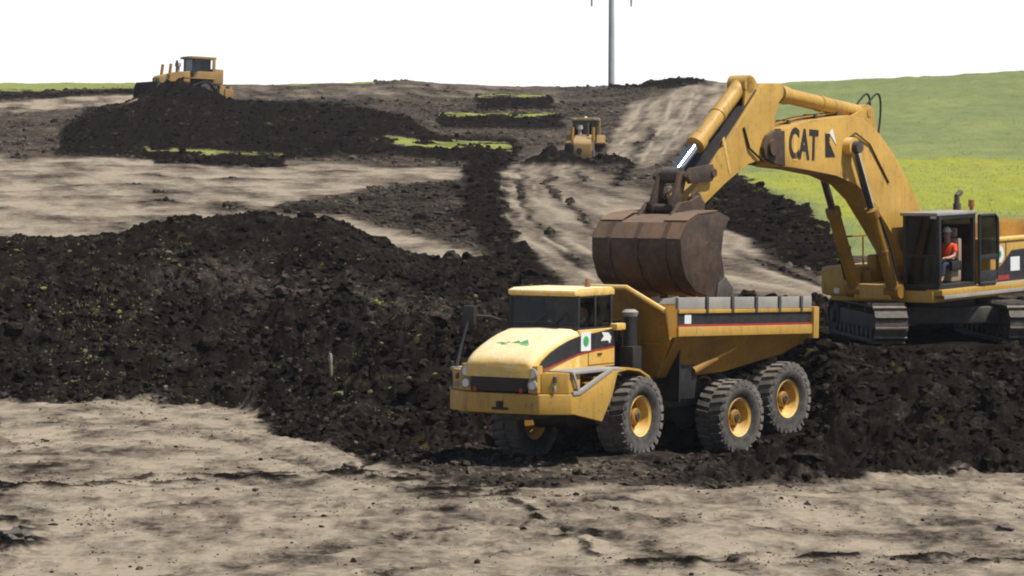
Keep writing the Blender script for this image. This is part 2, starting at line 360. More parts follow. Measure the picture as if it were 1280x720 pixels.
# lip of black crumbs along the edge of the pale haul floor, and an old wheel rut
lip = np.exp(-((vv - np.interp(px, [-200, 0, 250, 430, 640, 760, 900, 1280], [612, 607, 603, 592, 622, 700, 700, 700])) / 5.5) ** 2) * fgr
lipn = sst(fbm(X, Y, .8, 3, 91), -.15, .25)
D = np.clip(D + lip * lipn * .75, 0, 1); Z += lip * lipn * .055 * (1 + 1.2 * b2)
rut = np.exp(-(ldist(px, vv, [(560, 640), (700, 655), (830, 690), (900, 720)]) / 7.) ** 2) * fgr
Z -= rut * .03; D = np.clip(D + rut * .25, 0, 1)
rut2 = np.exp(-(ldist(px, vv, [(900, 655), (1010, 668), (1100, 664), (1200, 672)]) / 6.) ** 2) * fgr
D = np.clip(D + rut2 * .15, 0, 1)
corner = np.exp(-((px - 8) / 36) ** 2 - ((vv - 668) / 24) ** 2) * fgr
cm = sst(fbm(X, Y, .9, 3, 95), -.1, .15); D = np.clip(D + corner * cm * 1.3, 0, 1); Z += corner * cm * .18
fl = far * (1 - G)
hr = fbm(X, Y, 3.2, 4, 101); hb = billow(X, Y, 2.4, 4, 111)
Z += fl * (.18 * hr + (D > .85) * .45 * hb * sst(D, .85, 1.) + .10 * billow(X, Y, 1.2, 3, 115) * sst(D, .4, .8)) * (1 - .88 * w_road) * sst(Y, 92, 108)
Z += G * (.22 * fbm(X, Y, 5, 3, 121) + .12 * fbm(X, Y, 1.6, 3, 123)) * sst(Y, 104, 110)
# wheel ruts on the haul road
ruts = np.zeros_like(Z)
for ln, wd in (([(628, 222), (624, 250), (640, 285), (690, 322), (745, 350)], 3.2), ([(645, 220), (640, 248), (662, 282), (715, 320), (770, 352)], 3.), ([(668, 225), (668, 250), (700, 290), (760, 335)], 3.5), ([(700, 228), (708, 262), (748, 305), (800, 350)], 3.), ([(740, 225), (760, 262), (800, 300)], 3.),
               ([(905, 292), (960, 314), (1035, 350)], 4.), ([(905, 318), (960, 342), (1035, 370)], 3.5), ([(900, 345), (980, 364), (1040, 378)], 3.),
               ([(800, 132), (785, 165), (765, 200)], 2.2), ([(842, 114), (832, 150), (800, 205)], 2.6), ([(868, 108), (858, 145), (826, 196)], 1.6)):
    ruts = np.maximum(ruts, np.exp(-(ldist(px - wob * np.where(V < 212, 24, 21) * sc_, vv - np.where(V < 212, wob2 * 9 * sc_, 0), ln) / wd) ** 2))
ruts *= far * (1 - G) * sst(fbm(X, Y, 9, 3, 131), -.25, .25)
D = np.clip(D - ruts * .3, 0, 1); Z += ruts * np.where(V < 212, .01, .035)
drk = np.exp(-(ldist(px, vv, [(690, 240), (735, 275), (790, 330), (830, 360)]) / 5.) ** 2) + np.exp(-(ldist(px, vv, [(650, 232), (652, 258), (690, 298), (740, 338)]) / 5) ** 2) + np.exp(-(ldist(px, vv, [(815, 165), (790, 200), (770, 230)]) / 6) ** 2) + np.exp(-(ldist(px, vv, [(905, 308), (960, 330), (1035, 362)]) / 4.5) ** 2)
D = np.clip(D + np.clip(drk, 0, 1) * far * .32 * (1 - ruts), 0, 1)
# streaks graded across the pale slope on the left
th = R(-78); sx = X * math.cos(th) + Y * math.sin(th); sy = -X * math.sin(th) + Y * math.cos(th)
streak = .7 * fbm(sx * .22, sy, 2.2, 4, 141) + .6 * fbm(X, Y, 5, 4, 143)
lm = far * (1 - G) * (PX < 650) * sst(.5 - np.abs(D - .25), .1, .4)
rd1 = fbm((X - .12 * Y) / .9, Y / 14., 1., 4, 191)
latd = ldist(px, vv, [(628, 215), (624, 250), (640, 285), (690, 322), (745, 350), (1040, 420)]) * Y / FPX
rd2 = fbm(latd / .8, Y / 30., 1., 4, 193)
rds = w_road * (np.where(V < 212, rd1 * .8 + .3 * fbm(X, Y, 4, 4, 195), rd2)); D = np.clip(D + rds * .6 * (1 - ruts), 0, 1); Z += rds * .03
D = np.clip(D + lm * streak * .8, 0, 1); Z += lm * (streak * .12 + .05 * billow(X, Y, .9, 3, 145))
swp = fbm(X * .28 + .05 * Y, Y * .8 - .1 * X, 1.5, 5, 153)
mot = fbm(X, Y * .45 + .15 * X, 1.0, 5, 155, .65); mot2 = sst(fbm(X, Y * .5, 2.2, 4, 157), .02, .35)
arcs = fbm((vv - front) / 13, PX / 420, 1., 4, 158) * (1 - sst(PX, 480, 620)) * (vv < 612)
D = np.clip(D + fgr * (.36 * fbm(X, Y * .5, 3.0, 4, 151) + .12 * swp + .08 * rutn + .62 * mot + .15 * mot2 + .5 * arcs + .13), 0, 1)
Z += fgr * sst(Y, 40, 46) * (.035 * mot + .008 * mot2 * np.maximum(billow(X, Y, .6, 4, 159), -.1))
Z += fgr * .04 * swp
D = np.clip(D + far * (1 - G) * .16 * fbm(X, Y, 7, 4, 161), 0, 1)

# ------------------------------------------------------------------ machine placement (needed for the wheel beds)
S = .95
TA = Vector((1.62 * S, 70.85 * S, CZ * (1 - S)))
def yaw(hx, hy): return math.atan2(hy, hx)
t_yaw = yaw(-.55, -.835)
TM = Matrix.Translation(TA) @ Matrix.Rotation(t_yaw, 4, 'Z') @ Matrix.Scale(S, 4)
RW = Matrix.Translation(Vector((4.345 * S, 74.76 * S, CZ * (1 - S)))) @ Matrix.Rotation(yaw(-.64, -.77), 4, 'Z') @ Matrix.Rotation(R(-1.5), 4, 'Y') @ Matrix.Scale(S, 4)
RL = TM.inverted() @ RW                      # rear unit in the tractor's frame
wheels = [(TM, (0, 1.34, .93)), (TM, (0, -1.56, .73)), (RW, (0, 1.28, .60)), (RW, (0, -1.28, .60)), (RW, (-2.06, 1.28, .99)), (RW, (-2.06, -1.28, .99))]
EC = Vector((11.1, 80, 2.2)); e_yaw = yaw(-.63, -.777)
EM = Matrix.Translation(EC) @ Matrix.Rotation(e_yaw, 4, 'Z') @ Matrix.Rotation(R(1.5), 4, 'Y')
UM = Matrix.Translation(EC) @ Matrix.Rotation(yaw(.1, -.995), 4, 'Z')
MD = (4.62, 192., zv(192, 215)); FD = (-24.7, 231., 11.7)
def bed(cx, cy, r, z, soft=1.0):
    global Z
    d = np.hypot(X - cx, Y - cy); w = 1 - sst(d, r, r + soft); Z = Z * (1 - w) + z * w
def bed_rect(M4, x0, x1, y0, y1, z, soft):
    global Z
    I = M4.inverted(); lx = I[0][0] * X + I[0][1] * Y + I[0][3]; ly = I[1][0] * X + I[1][1] * Y + I[1][3]
    d = np.maximum(np.maximum(x0 - lx, lx - x1), np.maximum(y0 - ly, ly - y1)); w = 1 - sst(d, 0, soft); Z = Z * (1 - w) + (z + .05 * b2) * w
bed_rect(TM, -1.5, 4.2, -2.2, 2.2, TA.z - .04, 1.2)
pm = RW @ Vector((0, 0, 0)); bed_rect(RW, -.8, 2.6, -2.9, 2.7, pm.z + (.60 - .93) * S + .03, .9)
for MM, c in wheels:
    p = MM @ Vector(c); bed(p.x, p.y, .55, p.z - .93 * S + .09, 1.0)
for s in (-1, 1): bed_rect(UM, -3.2, 3.2, s * 1.75 - .7, s * 1.75 + .7, EC.z + .02, .8)
bed_rect(UM, -3.5, 3.1, -2.4, 2.4, EC.z - .02, .6)
w_ = 1 - sst(np.hypot(X - MD[0], Y - MD[1]), 2.5, 6); Z = Z * (1 - w_) + (MD[2] - .05) * w_
# pushed-up soil in front of the two bulldozers
for (cx, cy, rx, ry, h) in ((MD[0] - .8, MD[1] - 4.6, 2.4, 1.0, .6), (MD[0] + 1.7, MD[1] - 3.6, 1.0, 1.2, 1.0), (MD[0] - 2.2, MD[1] - 3.9, 1.2, 1.2, 1.0)):
    e = np.exp(-((X - cx) / rx) ** 2 - ((Y - cy) / ry) ** 2); Z += e * h * (1 + .6 * b1); D = np.clip(D + e * 1.2, 0, 1)

for (cx, cy, rx, ry, h) in ((-24.6, 226.0, 1.8, 1.4, .85), (-26.6, 225.5, 2.0, 1.4, .25), (-21.9, 226, 1.6, 1.4, .2)):
    e = np.exp(-((X - cx) / rx) ** 2 - ((Y - cy) / ry) ** 2); Z += e * h * (1 + .8 * b1); D = np.clip(D + e * .8, 0, 1)
ncol = len(cols); nrow = len(rows)
co_all = np.stack([X, Y, Z], -1).reshape(-1, 3).astype(np.float32)
attr = np.stack([D, G, YL, np.ones_like(D)], -1).reshape(-1, 4).astype(np.float32)
# surface kinds
cls = np.zeros(D.shape, int)                                   # 0 pale ground
cls[(D > .78) & ~far & (PX < 650) & (Y > 84)] = 1              # left spoil heap
cls[~far & (fg < .5) & (cls == 0)] = 2                         # churned soil round the truck and the bench
cls[far & (w_road > .5)] = 3
cls[G > .5] = 4
cls[far & (cls == 0) & (V < 205) & (V > 112) & (PX < 660) & (PX > 60) & (D > .85)] = 5
ii = np.arange(nrow * ncol).reshape(nrow, ncol)
quads = np.stack([ii[:-1, :-1], ii[:-1, 1:], ii[1:, 1:], ii[1:, :-1]], -1).reshape(-1, 4)
qc = cls[:-1, :-1].reshape(-1)

def ground_material():
    m, nt, b = newmat("earth_and_grass")
    at = N(nt, "ShaderNodeVertexColor"); at.layer_name = "soil"
    sp = N(nt, "ShaderNodeSeparateColor"); nt.links.new(at.outputs[0], sp.inputs[0])
    pos = N(nt, "ShaderNodeNewGeometry").outputs["Position"]
    n_big = noise(nt, pos, .35, 5, .6); n_mid = noise(nt, pos, 1.7, 6, .65); n_fine = noise(nt, pos, 8, 6, .7); n_gr = noise(nt, pos, 30, 3, .7)
    d = math_(nt, 'ADD', sp.outputs[0], mapr(nt, n_mid, .3, .7, -.17, .17))
    d = math_(nt, 'ADD', d, mapr(nt, n_fine, .3, .7, -.17, .17))
    ramp = N(nt, "ShaderNodeValToRGB"); nt.links.new(d, ramp.inputs[0])
    els = ramp.color_ramp.elements
    els[0].position = 0; els[0].color = (.325, .272, .202, 1); els[1].position = 1; els[1].color = (.0085, .0070, .0058, 1)
    for p, c in ((.3, (.195, .162, .122, 1)), (.6, (.058, .0475, .038, 1)), (.82, (.0165, .0137, .0112, 1))):
        e = els.new(p); e.color = c
    col = ramp.outputs[0]
    # sod scraps turned up in the black soil (own patches of old turf)
    sod = mapr(nt, noise(nt, pos, 2.3, 4, .6), .60, .66); sod = math_(nt, 'MULTIPLY', sod, mapr(nt, n_big, .45, .6))
    sod = math_(nt, 'MULTIPLY', sod, mapr(nt, sp.outputs[0], .8, .95, 0, .55))
    col = mixc(nt, sod, col, (.12, .105, .035))
    g1 = mixc(nt, mapr(nt, n_big, .35, .65), (.22, .29, .125), (.29, .35, .165))
    g2 = mixc(nt, mapr(nt, n_mid, .35, .65), (.42, .46, .045), (.53, .54, .075))
    gcol = mixc(nt, sp.outputs[2], g1, g2)
    gcol = mixc(nt, mapr(nt, n_fine, .45, .75, 0, .5), gcol, (.20, .19, .085))
    gcol = mixc(nt, mapr(nt, sp.outputs[0], .3, .95, 0, .92), gcol, (.10, .086, .032))
    rowm = N(nt, "ShaderNodeMapping"); rowm.inputs["Rotation"].default_value = (0, 0, R(14)); rowm.inputs["Scale"].default_value = (.9, .06, 1); nt.links.new(pos, rowm.inputs["Vector"])
    gcol = mixc(nt, mapr(nt, noise(nt, rowm.outputs[0], 1.3, 5, .6), .4, .7, 0, .4), gcol, (.145, .205, .07))       # drilled rows and thin places
    gcol = mixc(nt, mapr(nt, noise(nt, pos, .07, 4, .6), .45, .7, 0, .35), gcol, (.29, .31, .10))
    gm = mapr(nt, math_(nt, 'ADD', sp.outputs[1], mapr(nt, n_mid, .3, .7, -.25, .25)), .4, .6)
    nt.links.new(mixc(nt, gm, col, gcol), b.inputs["Base Color"])
    b.inputs["Roughness"].default_value = .95; b.inputs["Specular IOR Level"].default_value = .0
    h = math_(nt, 'ADD', math_(nt, 'MULTIPLY', n_fine, .6), math_(nt, 'MULTIPLY', n_gr, .3))
    bump(nt, b, h, .8, .06)
    return m
M['earth'] = ground_material()
def np_mesh(name, vco, faces, k, mat, colr=None, smooth=True):
    me = bpy.data.meshes.new(name); me.vertices.add(len(vco)); me.vertices.foreach_set("co", np.ascontiguousarray(vco, np.float32).ravel())
    nf = len(faces); me.loops.add(nf * k); me.loops.foreach_set("vertex_index", np.ascontiguousarray(faces, np.int32).ravel())
    me.polygons.add(nf); me.polygons.foreach_set("loop_start", np.arange(0, nf * k, k, dtype=np.int32))
    me.polygons.foreach_set("use_smooth", np.full(nf, smooth)); me.update(calc_edges=True)
    if colr is not None:
        a = me.color_attributes.new("soil", 'FLOAT_COLOR', 'POINT'); a.data.foreach_set("color", np.ascontiguousarray(colr, np.float32).ravel())
    me.materials.append(M[mat]); o = bpy.data.objects.new(name, me); C.objects.link(o); return o
for c, nm in enumerate(("ground", "spoil_heap", "churned_soil", "haul_road", "grass_field", "topsoil_ridge")):
    q = quads[qc == c]
    if not len(q): continue
    used, inv = np.unique(q, return_inverse=True)
    struct(np_mesh(nm, co_all[used], inv.reshape(-1, 4), 4, 'earth', attr[used]))

# ------------------------------------------------------------------ clods and sod: loose stuff on the earth
def ico(sub):
    b_ = NB(); bmesh.ops.create_icosphere(b_, subdivisions=sub, radius=1); b_.verts.index_update()
    v = np.array([x.co[:] for x in b_.verts]); f = np.array([[x.index for x in q.verts] for q in b_.faces]); b_.free(); return v, f
def lumps(name, pos, size, colr, mat, sub=1, flat=.7, sink=.25):
    v, f = ico(sub); n = len(pos); vs = []
    var = []
    for k in range(10):
        d = v * (1 + .30 * vnoise(v[:, 0] * 1.7 + k * 9, v[:, 1] * 1.7 + v[:, 2] * 2.3, 200 + k)[:, None] + .18 * rng.standard_normal((len(v), 1)))
        var.append(d)
    var = np.array(var)
    w = var[rng.integers(0, 10, n)].copy()
    sc3 = size[:, None] * np.stack([rng.uniform(.7, 1.4, n), rng.uniform(.7, 1.4, n), rng.uniform(.45, 1.0, n) * flat / .7], -1)
    w *= sc3[:, None, :]
    a = rng.uniform(0, 6.28, n); ca, sa = np.cos(a)[:, None], np.sin(a)[:, None]
    t = rng.uniform(-.5, .5, n); ct, st = np.cos(t)[:, None], np.sin(t)[:, None]
    x, y, z = w[..., 0], w[..., 1], w[..., 2]; y, z = y * ct - z * st, y * st + z * ct; x, y = x * ca - y * sa, x * sa + y * ca
    w = np.stack([x, y, z], -1) + pos[:, None, :]; w[..., 2] += (size * (.35 - sink))[:, None]
    fs = (f[None] + (np.arange(n) * len(v))[:, None, None]).reshape(-1, 3)
    o = np_mesh(name, w.reshape(-1, 3), fs, 3, mat, np.repeat(colr, len(v), 0), smooth=False)
    o["kind"] = "stuff"; return o
cell = np.zeros_like(D); cell[:-1, :-1] = np.diff(X, axis=1)[:-1] * np.diff(Y, axis=0)[:, :-1]
inview = (np.abs(Ag) < .19)
def pick(weight, n):
    w = (weight * cell * inview).ravel(); w /= w.sum(); k = rng.choice(len(w), n, p=w); return k
def near_machine(P, r=1.15):
    bad = np.zeros(len(P), bool)
    for MM, c in wheels:
        p = MM @ Vector(c); bad |= np.hypot(P[:, 0] - p.x, P[:, 1] - p.y) < r
    I = UM.inverted(); lx = I[0][0] * P[:, 0] + I[0][1] * P[:, 1] + I[0][3]; ly = I[1][0] * P[:, 0] + I[1][1] * P[:, 1] + I[1][3]
    bad |= (np.abs(lx) < 3.3) & (np.abs(ly) < 2.5); return bad
def scatter(name, weight, n, s0, s1, pw, sub, sodp=0.0, dark=None):
    k = pick(weight, n); P = co_all[k].astype(float); s = s0 * (1 + rng.pareto(pw, n) * .6); s = np.clip(s, s0, s1)
    ok = ~near_machine(P); P, s, k = P[ok], s[ok], k[ok]
    col = attr[k].copy(); col[:, 1] = 0; col[:, 2] = 0
    col[:, 0] = np.clip(col[:, 0] + rng.uniform(-.18, .1, len(k)), 0, 1) if dark is None else dark + rng.uniform(-.12, .12, len(k))
    if sodp:
        g = rng.random(len(k)) < sodp * np.clip((fbm(P[:, 0], P[:, 1], 5, 2, 171) + .15) * 3, 0, 1); col[g, 1] = 1; col[g, 2] = .2 * rng.random(g.sum()); col[g, 0] = rng.uniform(.8, 1., g.sum())
    return lumps(name, P, s, col, 'earth', sub)
dz = near_rough * (1 - .8 * upper) * (1 - .7 * tracks_zone)
leftw = 1 - sst(PX, 300, 700)
scatter("soil_clods", dz * (D > .5) * np.where(Y < 70, .45, 1), 9000, .07, .27, 2.6, 2)
scatter("soil_crumbs", near_rough * (D > .4) * (1 - .4 * upper), 26000, .035, .12, 2.5, 1)
scatter("sod_clods", dz * leftw * (V > 300) * sst(fbm(X, Y, 5, 2, 171), -.2, .3), 2400, .03, .095, 2.4, 1, sodp=.7)
scatter("straw_crumbs", dz * leftw * (.25 + sst(fbm(X, Y, 3, 3, 231), -.1, .3)), 4200, .025, .085, 2.4, 1, dark=.56)
scatter("ground_crumbs", fgr * (Y > 44) * (.25 + 3 * lip + tracks_zone + 2 * sst(fbm(X, Y, 2.2, 2, 181), .15, .5)), 3000, .014, .075, 2.4, 1, dark=.68)
scatter("hill_clods", far * (1 - G) * (D > .6) * (Y < 300), 12000, .07, .28, 2.4, 1)

def surf_z(x, y):
    i = np.searchsorted(rows, y); a = x / max(y, 42.); j = np.searchsorted(cols, a)
    return float(Z[max(i - 1, 0):i + 1, max(j - 1, 0):j + 1].mean())
# grass blades on turf strips, sod scraps and the near edge of the field
def blades(name, P, per, h0, h1, spread, yl, dry=0.0, dry1=1.0):
    n = len(P) * per; base = np.repeat(P, per, 0) + np.concatenate([rng.normal(0, spread, (n, 2)), np.zeros((n, 1))], 1)
    h = rng.uniform(h0, h1, n); a = rng.uniform(0, 6.28, n); w = h * .10; l = rng.uniform(.1, .7, n) * h; b_ = rng.uniform(0, 6.28, n)
    dx, dy = np.cos(a) * w, np.sin(a) * w
    p0 = base + np.stack([dx, dy, 0 * h], -1); p1 = base - np.stack([dx, dy, 0 * h], -1); p2 = base + np.stack([np.cos(b_) * l, np.sin(b_) * l, h], -1)
    vco = np.stack([p0, p1, p2], 1).reshape(-1, 3); fc = np.arange(n * 3).reshape(-1, 3)
    cc = np.zeros((n, 4)); cc[:, 1] = 1; cc[:, 2] = np.clip(rng.normal(yl, .2, n), 0, 1); cc[:, 0] = rng.uniform(dry, dry1, n); cc[:, 3] = 1
    o = np_mesh(name, vco, fc, 3, 'earth', np.repeat(cc, 3, 0), False); o["kind"] = "stuff"; return o
k = pick(dz * leftw * (V > 290) * sst(fbm(X, Y, 5, 2, 171), -.1, .35) * (D > .7), 520); blades("sod_grass", co_all[k].astype(float), 12, .05, .14, .13, .2, .85)
k = pick((G > .5) * (PX < 720) * (V > 112), 1100); blades("turf_strip_grass", co_all[k].astype(float), 8, .08, .2, .35, .6, .55)
k = pick((G > .45) * (PX > 850) * (Y < 300), 7000); blades("field_grass", co_all[k].astype(float), 5, .05, .14, .5, .25, 0, .35)
for nm, lab, x_px, v_px, sz in (("stone", "small dark stone alone on the pale ground at the right edge", 1258, 661, .12), ("stone", "black clod at the tip of the pale dirt tongue in the foreground", 437, 590, .13), ("stone", "dark lump of soil low in the left corner of the pale ground", 16, 676, .22)):
    yy = 6.4 * FPX / (v_px - 220); xx = (x_px - 640) / FPX * yy
    b_ = NB(); bmesh.ops.create_icosphere(b_, subdivisions=3, radius=sz)
    for v in b_.verts:
        c = v.co; f_ = 1 + .25 * math.sin(c.x * 31 + c.y * 17) + .2 * math.sin(c.z * 41 + c.x * 23); v.co = Vector((c.x * f_ * 1.2, c.y * f_, c.z * f_ * .7))
    o = part(nm, b_, 'steel'); o.location = (xx, yy, surf_z(xx, yy) + sz * .35); tag(o, lab, "stone", "loose stones on the pale ground")

# ------------------------------------------------------------------ people (seated operators)
def seated_person(label, loc, rotz, scale=1.0, group="machine operators", vest='orangevest'):
    def skin(name, joints, edges, mat, parent, sub=2):
        me = bpy.data.meshes.new(name + "_sk"); me.from_pydata([j[:3] for j in joints], edges, [])
        o = bpy.data.objects.new(name + "_sk", me); C.objects.link(o)
        o.modifiers.new("s", 'SKIN'); o.modifiers.new("u", 'SUBSURF').levels = sub
        sv = me.skin_vertices[0].data
        for i, j in enumerate(joints): sv[i].radius = (j[3], j[3] * (j[4] if len(j) > 4 else 1))
        sv[0].use_root = True
        bpy.context.view_layer.update()
        m2 = bpy.data.meshes.new_from_object(o.evaluated_get(bpy.context.evaluated_depsgraph_get()))
        bpy.data.objects.remove(o); bpy.data.meshes.remove(me)
        m2.name = name; m2.materials.clear(); m2.materials.append(M[mat]); m2.polygons.foreach_set("use_smooth", [True] * len(m2.polygons))
        r = bpy.data.objects.new(name, m2); C.objects.link(r); r.parent = parent; return r
    root = thing("person", label, "person", loc, (0, 0, rotz), group); root.scale = (scale,) * 3
    # x forward, seat at z=0
    J = [(0, 0, .05, .14, 1.15), (.01, 0, .28, .13, 1.2), (.02, 0, .47, .13, 1.35), (.03, 0, .58, .06), (.045, 0, .66, .085), (.05, 0, .78, .095), (.04, 0, .86, .07)]
    E_ = [(0, 1), (1, 2), (2, 3), (3, 4), (4, 5), (5, 6)]
    for s in (1, -1):
        n = len(J)
        J += [(.02, s * .20, .50, .065), (.12, s * .25, .25, .05), (.36, s * .20, .20, .04), (.44, s * .19, .21, .035)]
        E_ += [(2, n), (n, n + 1), (n + 1, n + 2), (n + 2, n + 3)]
        h = n + 3
        for k, (dy, ln) in enumerate(((-.03, .075), (-.01, .085), (.012, .08), (.032, .06))):
            m = len(J); J += [(.47, s * .19 + dy, .215, .011), (.47 + ln * .6, s * .19 + dy, .205, .010), (.46 + ln, s * .19 + dy, .175, .008)]; E_ += [(h, m), (m, m + 1), (m + 1, m + 2)]
        m = len(J); J += [(.45, s * .19 - s * .04, .215, .012), (.48, s * .19 - s * .055, .19, .010)]; E_ += [(h, m), (m, m + 1)]
        n = len(J); J += [(.04, s * .10, .02, .095), (.44, s * .13, .07, .075), (.50, s * .13, -.32, .05), (.60, s * .13, -.37, .04)]
        E_ += [(0, n), (n, n + 1), (n + 1, n + 2), (n + 2, n + 3)]
    skin("body", J, E_, 'skin', root)
    skin("trousers", [(0, 0, .06, .155, 1.15)] + [p for s in (1, -1) for p in ((.05, s * .10, .02, .11), (.44, s * .13, .075, .088), (.495, s * .13, -.26, .068))],
         [(0, 1), (1, 2), (2, 3), (0, 4), (4, 5), (5, 6)], 'trouser', root)
    skin("vest", [(0, 0, .08, .155, 1.2), (.01, 0, .28, .15, 1.25), (.02, 0, .48, .145, 1.4), (.02, .21, .50, .08), (.09, .25, .32, .066), (.02, -.21, .50, .08), (.09, -.25, .32, .066)],
         [(0, 1), (1, 2), (2, 3), (3, 4), (2, 5), (5, 6)], vest, root)
    b = NB()
    prof_ = ((.14, .838), (.14, .848), (.112, .856), (.11, .89), (.092, .935), (.055, .962), (.004, .97))
    rings = [[b.verts.new((.05 + r_ * math.cos(t), r_ * .9 * math.sin(t), z_)) for t in np.linspace(0, 2 * math.pi, 20, endpoint=False)] for r_, z_ in prof_]
    for a, c in zip(rings, rings[1:]):
        for i in range(20): b.faces.new((a[i], a[(i + 1) % 20], c[(i + 1) % 20], c[i]))
    b.faces.new(rings[0][::-1]); part("hard_hat", b, 'hat', root)
    b = NB(); cyl(b, (.13, 0, .765), (.165, 0, .735), .012, .018, 8)
    for s in (1, -1):
        bmesh.ops.create_icosphere(b, subdivisions=1, radius=.022, matrix=Matrix.Translation((.045, s * .095, .75)))
    part("face_features", b, 'skin', root)
    b = NB()
    for s in (1, -1): bmesh.ops.create_icosphere(b, subdivisions=1, radius=.013, matrix=Matrix.Translation((.135, s * .035, .78)))
    bb(b, .128, .146, -.026, .026, .69, .698, 0); part("eyes_and_mouth", b, 'black', root)
    return root

# ------------------------------------------------------------------ articulated dump truck
truck = thing("articulated_dump_truck", "dusty yellow articulated dump truck with six wheels being loaded under the digger bucket", "dump truck", TA, (0, 0, t_yaw)); truck.scale = (S,) * 3
# chassis
b = NB(); bb(b, -1.6, 2.9, -.45, .45, .98, 1.5, .03); bb(b, .3, 3.0, -.95, .95, 1.4, 2.05, .03); bb(b, -1.3, .3, -.75, .75, 1.3, 1.9, .03)
part("front_chassis", b, 'steel', truck)
b = NB(); cyl(b, (0, -1.2, .76), (0, 1.05, .92), .22); bmesh.ops.create_uvsphere(b, u_segments=16, v_segments=10, radius=.42, matrix=Matrix.Translation((0, 0, .93))); part("front_axle", b, 'steel', truck)
b = NB(); plan(b, [(3.02, -1.66), (3.44, -1.05), (3.47, 0), (3.44, 1.05), (3.02, 1.66), (2.6, 1.66), (2.6, -1.66)], 1.16, 1.62, .04); bump_o = part("bumper", b, 'yellow', truck)
b = NB(); box(b, (3.47, .02, 1.36), (.12, .16, .16), .03); cyl(b, (3.45, .02, 1.36), (3.56, .02, 1.36), .05); bb(b, 3.44, 3.49, -.2, .24, 1.24, 1.3, .01); part("tow_eye", b, 'black', bump_o)
# hood lofted along its length
b = NB(); secs = []
HX = [(3.52, 2.28, .84, .12), (3.50, 2.36, .88, .2), (3.40, 2.46, .92, .25), (3.2, 2.58, .95, .28), (2.9, 2.71, .97, .3), (2.5, 2.85, .985, .3), (2.1, 2.96, 1.0, .3), (1.65, 3.04, 1.0, .3)]
for x, top, w, cr in HX:
    zs = [(w, 1.98), (w, 2.12), (w, top - cr), (w * .985, top - cr * .6), (w * .93, top - cr * .28), (w * .8, top - cr * .1), (w * .5, top - .02), (0, top)]
    ring = zs + [(-y, z) for y, z in zs[-2::-1]]
    secs.append([b.verts.new((x, y, z)) for y, z in ring])
for a, c in zip(secs, secs[1:]):
    for i in range(len(a) - 1): b.faces.new((a[i], a[i + 1], c[i + 1], c[i]))
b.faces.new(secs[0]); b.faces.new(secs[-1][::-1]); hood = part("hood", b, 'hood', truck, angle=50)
def hood_top(x, y):
    xs = [h[0] for h in HX][::-1]; top = np.interp(x, xs, [h[1] for h in HX][::-1]); w = np.interp(x, xs, [h[2] for h in HX][::-1]); cr = np.interp(x, xs, [h[3] for h in HX][::-1])
    a = abs(y) / w; return top - float(np.interp(a, [0, .5, .8, .93, .985], [0, .02, cr * .1, cr * .28, cr * .6]))
def hood_patch(bm, poly):                                  # flat print lying on the hood: (y, x) outline
    bm.faces.new([bm.verts.new((x, y, hood_top(x, y) + .008)) for y, x in poly])
b = NB()
for poly in ([(-.5, 3.08), (-.34, 3.13), (-.2, 3.08), (-.34, 3.05)], [(-.30, 3.0), (.42, 3.0), (.44, 3.045), (-.30, 3.045)], [(-.08, 3.07), (.06, 3.22), (.17, 3.1), (.1, 3.07)], [(.12, 3.07), (.24, 3.3), (.4, 3.09), (.3, 3.07)], [(-.24, 3.09), (-.16, 3.16), (-.1, 3.09)]):
    hood_patch(b, [(y, 5.95 - x) for y, x in poly])
part("leaf_print", b, 'green', hood)
b = NB(); bb(b, 3.40, 3.50, -.76, .76, 1.66, 2.27, .02); gr = part("grille", b, 'black', truck)
b = NB()
for i in range(7): bb(b, 3.498, 3.515, -.72, .72, 1.72 + i * .055, 1.745 + i * .055, .003)
part("grille_slat", b, 'black', gr)
b = NB(); bb(b, 3.5, 3.512, -.24, .24, 2.14, 2.19, .004)
for i in range(5): bb(b, 3.51, 3.518, -.2 + i * .085, -.14 + i * .085, 2.145, 2.185, .002)
part("name_bar", b, 'grey', gr)
for y in (-.62, .62):
    b = NB(); cyl(b, (3.49, y, 1.70), (3.54, y, 1.70), .055, seg=12); part("red_marker_light", b, 'red', truck)
for y in (-.9, .9):
    b = NB(); bb(b, 3.25, 3.47, y - .13, y + .13, 1.64, 2.26, .03); cl = part("headlight_housing", b, 'yellow', truck)
    for z in (1.82, 2.08):
        b = NB(); cyl(b, (3.46, y, z), (3.50, y, z), .105, .095, 20); part("headlight", b, 'lamp', cl)
        b = NB(); lathe(b, [(.125, 0), (.125, .05), (.105, .06), (.100, .03)], 20); part("bezel", b, 'grey', cl, mw=Matrix.Translation((3.46, y, z)) @ Matrix.Rotation(R(-90), 4, 'Z'))
